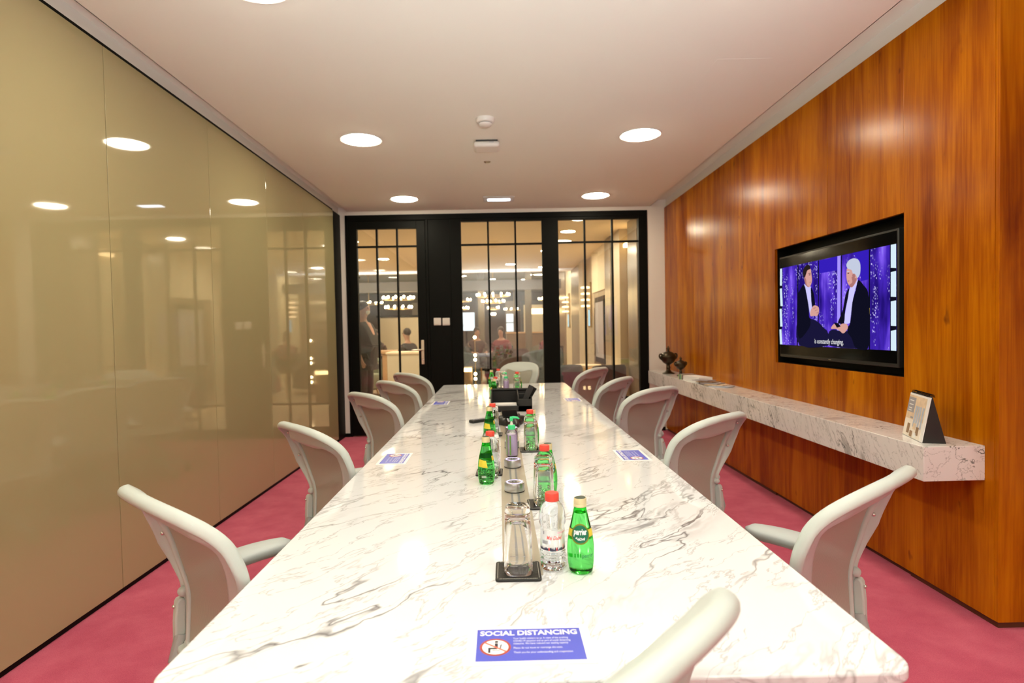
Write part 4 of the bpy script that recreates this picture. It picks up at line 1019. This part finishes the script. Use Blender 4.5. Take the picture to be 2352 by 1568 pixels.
LY = YD + .08
struct(MB().box(-9, 7, LY + .02, 30, -.1, -.002).build('floor_lobby', 'lobby_floor', smooth=False))
struct(MB().box(-9, 7, LY + .02, 15.3, 2.79, 2.86).build('ceiling_lobby', 'lobby_ceiling_paint', smooth=False))
struct(MB().box(-9, 7, 15.3, 30, 3.20, 3.3).build('ceiling_far_lobby', 'dark_ceiling', smooth=False))
struct(MB().box(-9, 7, 15.30, 15.36, 2.86, 3.2).build('trim_7', 'dark_ceiling', smooth=False))
cv = thing('cove_beam', 'long beam with cool cove light under the lobby ceiling edge', 'cove light', (-3.0, 14.70, 2.30))
MB().box(-6, 4.6, 0, .30, 0, .14).box(-6, 4.6, 0, .03, .14, .24).build('beam_body', 'beam_paint', cv, smooth=False)
MB().box(-6, 4.6, .10, .18, .14, .16).build('light_strip', 'cool_cove', cv, smooth=False)
struct(MB().box(-9, 7, 29.9, 30, 0, 3.3).build('wall_far_lobby', 'lobby_wall_dark', smooth=False))
struct(MB().box(-9.1, -9, LY, 30, 0, 3.3).build('wall_left_lobby', 'lobby_wall', smooth=False))
# corridor wall on the right, made of upright panels
x0 = 1.86
segs = [(LY + .5, 8.30, 'lobby_pillar', 0), (8.30, 8.86, 'lobby_pale', .12), (8.86, 9.5, 'lobby_wall', 0), (9.5, 10.0, 'lobby_pillar', -.02), (10.0, 11.7, 'lobby_brown', .06), (11.7, 12.7, 'lobby_wall', .10), (12.7, 13.4, 'lobby_pale', 0), (13.4, 15.2, 'lobby_pillar', .05), (15.2, 17.0, 'lobby_pale', .12), (17.0, 22, 'lobby_brown', .1)]
for k, (a, b, mt, dx) in enumerate(segs):
    m = MB().box(x0 + dx, x0 + .3, a, b, 0, 2.79 if b < 15.25 else 3.2)
    struct(m.build('wall_lobby_right', mt, smooth=False, bevel=.003))
struct(MB().box(x0 + .03, x0 + .06, 10.0, 11.7, 1.98, 2.79).build('wall_lobby_lintel', 'lobby_cream', smooth=False))
nl = thing('niche_uplight', 'warm glowing light at the top of the lobby wall niche', 'wall light', (1.93, 8.58, 2.52))
MB().box(-.03, .04, -.20, .20, -.03, .03).build('glow_panel', 'warm_glow', nl, bevel=.01)
pc = thing('framed_picture', 'dark framed picture on the brown lobby wall', 'picture', (x0 + .055, 10.85, 1.25))
MB().box(-.03, .0, -.50, .50, -.62, .62).build('frame', 'black_metal', pc, bevel=.004)
MB().box(-.034, -.03, -.42, .42, -.52, .52).build('print', 'print_grey', pc, smooth=False)
for y, lb in ((12.25, 'warm stacked-disc wall sconce on the lobby wall by the pale pillar'), (16.1, 'warm stacked-disc wall sconce farther along the lobby wall')):
    sc = thing('wall_sconce', lb, 'wall light', (x0 + (.085 if y < 14 else .105), y, 1.95), 0, 'stacked-disc wall sconces')
    MB().box(-.02, .01, -.10, .10, -.30, .30).build('back_plate', 'brass', sc, smooth=False)
    for z in (-.19, -.06, .07, .20): MB().lathe([(.02, z - .03), (.10, z - .025), (.10, z + .005), (.02, z + .02)], 20, Matrix.Translation((-.10, 0, 0))).build('glass_disc', 'sconce_glow', sc)
    s2 = thing('display_panel', 'blue lit display panel below the ' + ('nearer' if y < 14 else 'farther') + ' wall sconce', 'display', (x0 + (.085 if y < 14 else .105), y, 1.50), 0)
    MB().box(-.03, .01, -.12, .12, -.20, .20).build('frame', 'brass', s2, bevel=.005)
    MB().box(-.034, -.03, -.10, .10, -.17, .17).build('screen', 'screen_blue', s2, smooth=False)

# glowing low table outside the glass, ottoman and armchairs
lt = thing('glowing_side_table', 'low round lobby table with glowing underside beyond right glass panel', 'side table', (1.42, 9.45, 0))
MB().lathe([(.01, .66), (.24, .66), (.24, .69), (.01, .69)], 32).build('table_top', 'lobby_cream', lt)
for za in (.30, .50): MB().lathe([(.19, za), (.205, za + .01), (.205, za + .05), (.19, za + .06)], 28).build('glowing_band', 'bulb_band', lt)
MB().lathe([(.18, 0), (.185, .02), (.185, .63), (.17, .66)], 28).build('drum_base', 'brass', lt)
def tub(name, lb, x, y, rz, mats, w=.33, h=.78, g='lobby armchairs beyond the glass'):
    t = thing(name, lb, 'armchair', (x, y, 0), rz, g); m = MB(); n = 24
    pr = [(w, .12), (w * 1.04, .45), (w * 1.02, h - .04), (w * .94, h), (w * .82, h - .04), (w * .80, .42)]
    for k in range(n + 1):
        a = radians(60) + radians(240) * k / n; hf = 1 - .25 * (abs(k / n - .5) * 2) ** 3
        for r_, z in pr: m.v.append((r_ * cos(a), r_ * sin(a), z if z < .46 else .45 + (z - .45) * hf))
    P = len(pr)
    for k in range(n):
        for q in range(P - 1): a = k * P + q; m.f.append((a, a + P, a + P + 1, a + 1))
    m.f += [tuple(range(P)), tuple(n * P + q for q in range(P))]
    m.build('shell', mats[0], t); MB().lathe([(w * .6, .12), (w * .84, .16), (w * .84, .40), (w * .78, .44), (.001, .45)], 28).build('seat_cushion', mats[1], t)
    for q in range(4): a = radians(45 + 90 * q); MB().tube([(w * .6 * cos(a), w * .6 * sin(a), .14), (w * .72 * cos(a), w * .72 * sin(a), 0)], [.018, .011], 8).build('leg', 'light_wood', t)
    return t
tub('tub_armchair', 'grey and plum tub armchair beyond the glass left of the glowing table', 1.00, 8.95, radians(200), ('grey_fabric', 'plum_fabric'), .28, .72)
tub('tub_armchair', 'large charcoal tub armchair at the right end of the glazed wall', 1.59, 8.45, radians(100), ('charcoal_fabric', 'charcoal_fabric'), .25, .76)
tub('tub_armchair', 'grey tub armchair far in the lobby behind the left of the middle window', -.75, 12.2, radians(20), ('grey_fabric', 'grey_fabric'), .42, .88)
tub('tub_armchair', 'grey tub armchair far in the lobby behind the head chair', .80, 11.3, radians(150), ('grey_fabric', 'plum_fabric'), .42, .92)
tub('tub_armchair', 'dark tub armchair at the round dining table in the lobby', .22, 12.6, radians(110), ('brown_cloth', 'brown_cloth'), .40, .88)
tub('tub_armchair', 'greenish armchair beyond the door glass beside the pale counter', -2.75, 11.8, radians(-20), ('green_fabric', 'green_fabric'), .38, .82)
pcn = thing('reception_counter', 'pale panelled counter standing beyond the glazed door', 'counter', (-1.84, 11.3, 0))
MB().box(-.30, .30, -.28, .28, .03, .86).build('counter_body', 'pale_counter', pcn, bevel=.01)
MB().box(-.32, .32, -.30, .30, .86, .90).build('counter_top', 'lobby_cream', pcn, bevel=.006)
MB().box(-.28, .28, -.26, .26, 0, .03).build('plinth', 'black_metal', pcn)
dk = thing('wooden_desk', 'light wooden desk behind the pale counter beyond the door', 'desk', (-2.75, 13.4, 0))
MB().box(-.55, .55, -.35, .35, .80, .86).build('desk_top', 'light_wood', dk, bevel=.005)
MB().box(-.50, -.40, -.30, .30, 0, .80).build('side_panel', 'light_wood', dk, bevel=.005); MB().box(.10, .50, -.30, .30, 0, .80).build('side_panel', 'light_wood', dk, bevel=.005)
dt = thing('round_dining_table', 'round table with glasses in the middle of the lobby', 'table', (-.25, 13.3, 0))
MB().lathe([(.01, .70), (.55, .70), (.56, .72), (.55, .735), (.01, .735)], 36).build('table_top', 'blue_cloth', dt)
MB().lathe([(.28, 0), (.28, .02), (.05, .05), (.04, .70)], 24).build('pedestal', 'black_metal', dt)
for k, (dx, dy) in enumerate([(-.25, -.2), (-.05, -.32), (.18, -.25), (.30, .05)]):
    w_ = thing('wine_glass', 'stemmed glass on the round lobby table', 'glass', (-.25 + dx, 13.3 + dy, .736), 0, 'glasses on the round lobby table')
    MB().lathe([(.035, 0), (.035, .003), (.005, .008), (.004, .08), (.03, .10), (.038, .14), (.033, .19), (.031, .19), (.035, .14), (.027, .105), (.001, .10)], 20).build('glass_bowl', 'clear_plastic', w_)
# projection screen, bright doorway, columns
ps = thing('lobby_screen', 'lit white screen with a sketch far in the lobby', 'screen', (-1.12, 20.0, 1.58))
MB().box(-.31, .31, 0, .05, -.34, .34).build('bezel', 'black_plastic', ps, bevel=.005)
sf = MB().box(-.285, .285, -.004, 0, -.31, .31).build('screen_face', 'screen_cool', ps, smooth=False)
MB().tube([(-.02, -.007, .20), (.08, -.007, .12), (.02, -.007, 0), (.10, -.007, -.10), (.02, -.007, -.14)], .012, 6).tube([(-.2, -.007, -.05), (-.12, -.007, -.02), (-.1, -.007, -.16)], .008, 6).build('sketch_line', 'label_grey', sf)
MB().box(-.03, .03, .01, .05, -1.58, -.34).build('stand_post', 'black_metal', ps)
for k, (x, w, z0, z1, lb) in enumerate([(.52, .16, .75, 2.05, 'tall bright doorway light far in the lobby'), (-3.9, .10, .6, 2.0, 'narrow lit column of glass far left in the lobby')]):
    b = thing('lit_glass_column', lb, 'light column', (x, 27.0, 0))
    MB().box(-w * 1.25, w * 1.25, .02, .10, 0, 2.6).build('frame', 'lobby_pillar', b, smooth=False)
    for q in range(3): za = z0 + (z1 - z0) * q / 3; MB().box(-w, w, 0, .02, za, za + (z1 - z0) / 3 - .05).build('lit_pane', 'screen_cool', b, smooth=False)
for k, (x, y, lb) in enumerate([(-1.75, 17.5, 'dark lobby column left of the far screen'), (-.55, 18.5, 'dark lobby column right of the far screen'), (.95, 18.5, 'dark lobby column behind the head chair'), (-4.4, 15.6, 'dark lobby column behind the standing man')]):
    c = thing('lobby_column', lb, 'column', (x, y, 0), 0, 'dark columns in the lobby')
    MB().box(-.10, .10, -.10, .10, .06, 3.14).build('column_shaft', 'lobby_wall_dark', c, bevel=.01); MB().box(-.12, .12, -.12, .12, 0, .06).build('column_base', 'black_metal', c); MB().box(-.12, .12, -.12, .12, 3.14, 3.2).build('column_head', 'black_metal', c)
cu = thing('lobby_curtain', 'pleated curtain far left beyond the door glass', 'curtain', (-5.6, 17.5, 0))
m = MB(); n = 120
for k in range(n + 1): x = -1.2 + 2.6 * k / n; y = .05 * sin(k * .8); m.v += [(x, y, .02), (x, y, 2.9)]
for k in range(n): m.f.append((2 * k, 2 * k + 2, 2 * k + 3, 2 * k + 1))
m.build('curtain_cloth', 'curtain', cu); MB().tube([(-1.25, 0, 2.93), (1.45, 0, 2.93)], .02, 8).build('curtain_rail', 'black_metal', cu)
bd = thing('lobby_wall_board', 'pale panelled partition behind the lobby seating', 'partition', (-3.3, 19.0, 0))
MB().box(-.65, 1.0, 0, .08, 0, 1.75).build('board', 'lobby_wall', bd, bevel=.01); MB().box(-.70, 1.05, -.02, .10, 1.75, 1.82).build('top_rail', 'black_metal', bd)
b2 = thing('wooden_sideboard', 'brown wooden sideboard far in the lobby behind the middle window', 'sideboard', (1.0, 19.0, 0))
MB().box(-.75, .75, 0, .5, 0, 1.15).build('cabinet_body', 'lobby_brown', b2, bevel=.01); MB().box(-.78, .78, -.03, .53, 1.15, 1.19).build('cabinet_top', 'light_wood', b2)
b3 = thing('glass_wine_cabinet', 'tall blue-green glass cabinet with orange sign far in the lobby', 'cabinet', (1.75, 22.0, 0))
MB().box(-.9, .9, 0, .4, .0, 2.35).build('cabinet_body', 'grey_fabric', b3, bevel=.01)
MB().box(-.80, .80, -.02, 0, 1.1, 2.2).build('glass_front', 'pale_counter', b3, smooth=False)
MB().box(-.6, .6, -.04, -.02, 1.85, 2.05).build('orange_sign', 'warm_glow', b3, bevel=.01)

# chandeliers
def chandelier(lb, x, y, z, R, tiers, nb, inv=False, zc=3.2):
    t = thing('chandelier', lb, 'chandelier', (x, y, z), 0, 'chandeliers in the lobby')
    MB().lathe([(.06, zc - z - .03), (.06, zc - z)], 16).tube([(0, 0, zc - z), (0, 0, -.1)], .012, 8).build('hanging_rod', 'brass', t)
    for q in range(tiers):
        r_ = R * (1 - q * (.30 if inv else .16)); zz = -q * (.20 if inv else .26) + .12
        m = MB(); m.tube([(r_ * cos(2 * pi * k / 32), r_ * sin(2 * pi * k / 32), zz) for k in range(33)], .014, 6, caps=False)
        for k in range(4): a = pi * k / 2; m.tube([(0, 0, zz + .06), (r_ * cos(a), r_ * sin(a), zz)], .008, 6)
        m.build('ring', 'brass', t)
        n = max(4, int(nb * r_ / R))
        for k in range(n):
            a = 2 * pi * (k + .3 * q) / n; MB().ball((r_ * cos(a), r_ * sin(a), zz + .055), .030, 8, 6, (1, 1, 1.3)).build('bulb', 'bulb_glow', t)
chandelier('large inverted-cone chandelier glowing in the middle window', -.16, 18.0, 2.20, .50, 4, 12, True)
chandelier('two-tier ring chandelier glowing beyond the door glass', -2.75, 16.0, 2.05, .42, 2, 12)
chandelier('ring chandelier glowing at the left of the middle window', -1.35, 18.8, 2.10, .45, 2, 10)
chandelier('ring chandelier glowing farther behind the door glass', -4.35, 19.5, 2.10, .45, 1, 10)
chandelier('small distant ring chandelier right of the big one', .65, 24.0, 1.95, .40, 1, 10)
chandelier('distant chandelier at the right edge of the middle window', 1.75, 20.0, 2.15, .35, 1, 8)
# lobby downlights
LDL = thing('lobby_downlight', 'round glowing downlight in the lobby ceiling at the far left', 'ceiling light', (-7.0, 9.5, 2.79), 0, 'lobby downlights')
MB().lathe([(.143, -.001), (.150, -.006), (.162, -.001), (.162, 0), (.143, 0)], 32).build('trim_ring', 'cool_white_paint', LDL)
MB().lathe([(.1435, -.0015), (.1435, .0)], 32).build('diffuser', 'lobby_lamp', LDL)
for x, y, zc in [(-2.4, 9.6, 2.79), (-2.35, 12.0, 2.79), (-.9, 10.2, 2.79), (.95, 11.2, 2.79), (1.1, 9.0, 2.79), (-4.6, 10.5, 2.79), (-4.3, 13.0, 2.79), (.3, 13.4, 2.79), (-6.5, 12, 2.79), (3.8, 9.5, 2.79), (4.2, 12.5, 2.79)]:
    q_ = dup(LDL, (x, y, zc), 0, 'round glowing downlight in the lobby ceiling beyond the glass', 'lobby downlights'); q_.scale = (.75, .75, 1)
for k, (x, y) in enumerate([(-2.0, 16.5), (-1.2, 17.2), (-1.5, 21), (-1.6, 24.5), (.9, 16.2), (1.3, 18.0), (1.1, 20.5), (1.0, 22.5), (-3.2, 18), (-5, 16), (-.2, 22), (1.6, 15.6), (0, 16.0), (.4, 25)]):
    q_ = dup(LDL, (x, y, 3.2), 0, 'round glowing downlight in the darker far lobby ceiling', 'far lobby downlights'); q_.scale = (.7, .7, 1)
# added bulb column for lamps and their floor reflections, amber light bar beside it
g = thing('bulb_reflection_column', 'column of glowing bulbs for lamps and their floor reflections behind the middle window', 'lamp', (-.44, 10.5, 0))
MB().lathe([(.09, 0), (.09, .02), (.008, .03), (.008, 1.22)], 16).build('added_stand', 'brass', g)
for z in (1.16, .84, .755, .50, .41): MB().ball((0, -.035, z), .026, 14, 10).build('bulb', 'bulb_glow', g)
ll = thing('amber_light_bar', 'long low amber light bar beyond the middle window', 'light bar', (-.62, 10.5, 0))
MB().box(-.14, .12, 0, .08, 0, .52).build('plinth', 'lobby_brown', ll, bevel=.005); MB().box(-.135, .115, -.02, .0, .54, .61).build('glow_bar', 'warm_glow', ll, bevel=.01)
MB().box(-.14, .12, 0, .08, .52, .63).build('backing', 'brass', ll, bevel=.004)

# ------------------------------------------------------------------ people in the lobby
def skin_mesh(name, verts, edges, mat, parent, sub=2, root=0):
    me = bpy.data.meshes.new(name); me.from_pydata([v[:3] for v in verts], edges, []); o = bpy.data.objects.new(name, me); COL.objects.link(o); o.parent = parent
    o.modifiers.new('skin', 'SKIN'); s = o.modifiers.new('sub', 'SUBSURF'); s.levels = sub; s.render_levels = sub
    if not me.skin_vertices: me.attributes
    bm = bmesh.new(); bm.from_mesh(me); ly = bm.verts.layers.skin.verify(); bm.verts.ensure_lookup_table()
    for i, v in enumerate(verts):
        r_ = v[3]; bm.verts[i][ly].radius = r_ if isinstance(r_, tuple) else (r_, r_); bm.verts[i][ly].use_root = (i == root)
    bm.to_mesh(me); bm.free(); me.materials.append(MATS[mat])
    return o
def head(parent, x, y, z, s=1., hair='hair_dark', mask=False, long=False, skin='skin'):
    """face looks along +X"""
    hd = parent
    h = MB().ball((x - .022 * s, y, z + .040 * s), .090 * s, 16, 12, (1.02, .90, .98)).build('hair', hair, parent)
    if long: MB().ball((x - .05 * s, y, z - .06 * s), .085 * s, 12, 10, (.8, 1.0, 1.4)).build('hair', hair, parent)
    if mask: MB().ball((x + .048 * s, y, z - .045 * s), .052 * s, 14, 10, (.85, .95, .95)).build('face_mask', 'mask_paper', parent)
    for q in (-1, 1): MB().ball((x + .080 * s, y + q * .032 * s, z + .010 * s), .010 * s, 8, 6).build('eye', 'hair_dark', parent)
def person_standing(lb, x, y, rz):
    t = thing('person', lb, 'person', (x, y, 0), rz)
    V = [(0, 0, .96, (.15, .17)), (.01, 0, 1.12, (.135, .15)), (.0, 0, 1.32, (.13, .18)), (-.01, 0, 1.45, (.075, .09)), (-.005, 0, 1.50, .052), (.01, 0, 1.56, .062), (.03, 0, 1.64, (.082, .072)), (.015, 0, 1.73, (.072, .066)),
         (0, .10, .90, .085), (.01, .11, .50, .058), (-.01, .11, .10, .042), (.12, .12, .035, .036),
         (0, -.10, .90, .085), (.01, -.11, .50, .058), (-.01, -.11, .10, .042), (.12, -.12, .035, .036),
         (-.01, .20, 1.40, .055), (-.05, .25, 1.14, .043), (.05, .24, .90, .034), (.08, .235, .83, .028),
         (-.01, -.20, 1.40, .055), (-.05, -.25, 1.14, .043), (.05, -.24, .90, .034), (.08, -.235, .83, .028), (.115, 0, 1.635, .016)]
    E = [(0, 1), (1, 2), (2, 3), (3, 4), (4, 5), (5, 6), (6, 7), (0, 8), (8, 9), (9, 10), (10, 11), (0, 12), (12, 13), (13, 14), (14, 15), (2, 16), (16, 17), (17, 18), (18, 19), (2, 20), (20, 21), (21, 22), (22, 23), (6, 24)]
    # fingers
    for hi in (19, 23):
        hx, hy, hz = V[hi][:3]; sgn = 1 if hy > 0 else -1
        for f in range(4): a = len(V); V += [(hx + .012 + .012 * f - .02, hy, hz - .04, .009), (hx + .020 + .012 * f - .02, hy - sgn * .01, hz - .085 + .006 * abs(f - 1), .007)]; E += [(hi, a), (a, a + 1)]
        a = len(V); V += [(hx + .035, hy - sgn * .01, hz - .02, .009), (hx + .045, hy - sgn * .02, hz - .05, .008)]; E += [(hi, a), (a, a + 1)]
    skin_mesh('body', V, E, 'skin', t, 2)
    J = [(.0, 0, .92, (.18, .205)), (.03, 0, 1.10, (.185, .20)), (.01, 0, 1.30, (.165, .215)), (-.02, 0, 1.44, (.10, .13)), (-.01, .215, 1.38, .075), (-.05, .27, 1.14, .062), (.04, .26, .92, .050), (-.01, -.215, 1.38, .075), (-.05, -.27, 1.14, .062), (.04, -.26, .92, .050), (-.01, 0, .80, (.18, .20))]
    skin_mesh('suit_jacket', J, [(10, 0), (0, 1), (1, 2), (2, 3), (2, 4), (4, 5), (5, 6), (2, 7), (7, 8), (8, 9)], 'navy_suit', t)
    T = [(0, 0, .94, (.15, .17)), (0, .10, .86, .105), (.01, .11, .50, .085), (-.01, .11, .08, .070), (0, -.10, .86, .105), (.01, -.11, .50, .085), (-.01, -.11, .08, .070)]
    skin_mesh('trousers', T, [(0, 1), (1, 2), (2, 3), (0, 4), (4, 5), (5, 6)], 'navy_suit', t)
    S = [(.11, 0, .98, (.105, .06)), (.145, 0, 1.12, (.095, .06)), (.12, 0, 1.30, (.085, .05)), (.05, 0, 1.45, (.07, .05))]
    skin_mesh('shirt', S, [(0, 1), (1, 2), (2, 3)], 'peach_shirt', t)
    head(t, .02, 0, 1.655, 1.0, mask=True)
    for q in (-1, 1): MB().box(-.07, .20, q * .115 - .045, q * .115 + .045, 0, .07).build('shoe', 'black_leather', t, bevel=.02)
person_standing('person in dark suit, peach shirt and face mask standing beyond the door', -2.10, 9.0, radians(-12))
def person_seated(lb, x, y, rz, cloth, long=False, sh=.46, skin='skin_light', g='seated people in the lobby'):
    t = thing('person', lb, 'person', (x, y, 0), rz, g); h = sh - .46; CHL = lb.replace('person in', 'one in').replace('seated ', '')
    V = [(-.05, 0, .56 + h, (.14, .16)), (-.04, 0, .80 + h, (.11, .15)), (-.02, 0, .98 + h, (.08, .11)), (-.01, 0, 1.08 + h, .045), (.01, 0, 1.15 + h, .06), (.03, 0, 1.23 + h, .08), (.015, 0, 1.31 + h, .068),
         (.02, .10, .53 + h, .085), (.38, .12, .53 + h, .06), (.38, .12, .10, .042), (.48, .12, .04, .034), (.02, -.10, .53 + h, .085), (.38, -.12, .53 + h, .06), (.38, -.12, .10, .042), (.48, -.12, .04, .034),
         (-.02, .19, .96 + h, .045), (.04, .24, .76 + h, .04), (.24, .16, .72 + h, .032), (.31, .12, .73 + h, .026), (-.02, -.19, .96 + h, .045), (.04, -.24, .76 + h, .04), (.24, -.16, .72 + h, .032), (.31, -.12, .73 + h, .026), (.11, 0, 1.22 + h, .015)]
    E = [(0, 1), (1, 2), (2, 3), (3, 4), (4, 5), (5, 6), (0, 7), (7, 8), (8, 9), (9, 10), (0, 11), (11, 12), (12, 13), (13, 14), (2, 15), (15, 16), (16, 17), (17, 18), (2, 19), (19, 20), (20, 21), (21, 22), (5, 23)]
    for hi in (18, 22):
        hx, hy, hz = V[hi][:3]
        for f in range(4): a = len(V); V += [(hx + .04, hy + (f - 1.5) * .017, hz, .009), (hx + .078 - .006 * abs(f - 1), hy + (f - 1.5) * .018, hz - .012, .007)]; E += [(hi, a), (a, a + 1)]
        a = len(V); s_ = -1 if hy > 0 else 1; V += [(hx + .015, hy + s_ * .035, hz + .004, .009), (hx + .045, hy + s_ * .045, hz, .008)]; E += [(hi, a), (a, a + 1)]
    skin_mesh('body', V, E, skin, t, 2)
    J = [(-.05, 0, .56 + h, (.17, .19)), (-.03, 0, .80 + h, (.14, .18)), (-.02, 0, .98 + h, (.14, .20)), (-.015, 0, 1.055 + h, (.085, .10)), (-.02, .20, .96 + h, .068), (.04, .25, .76 + h, .055), (.20, .18, .72 + h, .045), (-.02, -.20, .96 + h, .068), (.04, -.25, .76 + h, .055), (.20, -.18, .72 + h, .045)]
    skin_mesh('top', J, [(0, 1), (1, 2), (2, 3), (2, 4), (4, 5), (5, 6), (2, 7), (7, 8), (8, 9)], cloth, t)
    T = [(-.04, 0, .54 + h, (.14, .17)), (.06, .10, .53 + h, .10), (.38, .12, .53 + h, .078), (.38, .12, .12, .06), (.06, -.10, .53 + h, .10), (.38, -.12, .53 + h, .078), (.38, -.12, .12, .06)]
    skin_mesh('trousers', T, [(0, 1), (1, 2), (2, 3), (0, 4), (4, 5), (5, 6)], 'charcoal_fabric', t)
    head(t, .02, 0, 1.24 + h, 1.0, long=long)
    c = thing('lobby_chair', 'dark lobby chair under the ' + CHL, 'chair', (x, y, 0), rz, 'lobby side chairs')
    MB().box(-.25, .20, -.22, .22, sh - .055, sh - .02).build('seat', 'charcoal_fabric', c, bevel=.01); MB().box(-.30, -.26, -.22, .22, sh, sh + .42).build('backrest', 'charcoal_fabric', c, bevel=.01)
    for a in (-.27, .17):
        for b in (-.19, .19): MB().box(a - .015, a + .015, b - .015, b + .015, 0, sh - .04 if a > 0 else sh + .05).build('leg', 'light_wood', c)
person_seated('dark-haired person in dark top seated behind the pale counter', -1.98, 12.5, radians(150), 'navy_suit')
person_seated('person in brown top seated at the wooden desk', -3.05, 14.3, radians(-70), 'brown_cloth')
person_seated('person in brown top seated left at the round lobby table', -.55, 14.35, radians(-70), 'brown_cloth', True)
person_seated('person in red top seated behind the round lobby table', .05, 14.45, radians(-110), 'red_cloth', True)
person_seated('person in red seated at the right edge of the middle window', 1.15, 13.7, radians(-150), 'red_cloth', True)
# light for the lobby
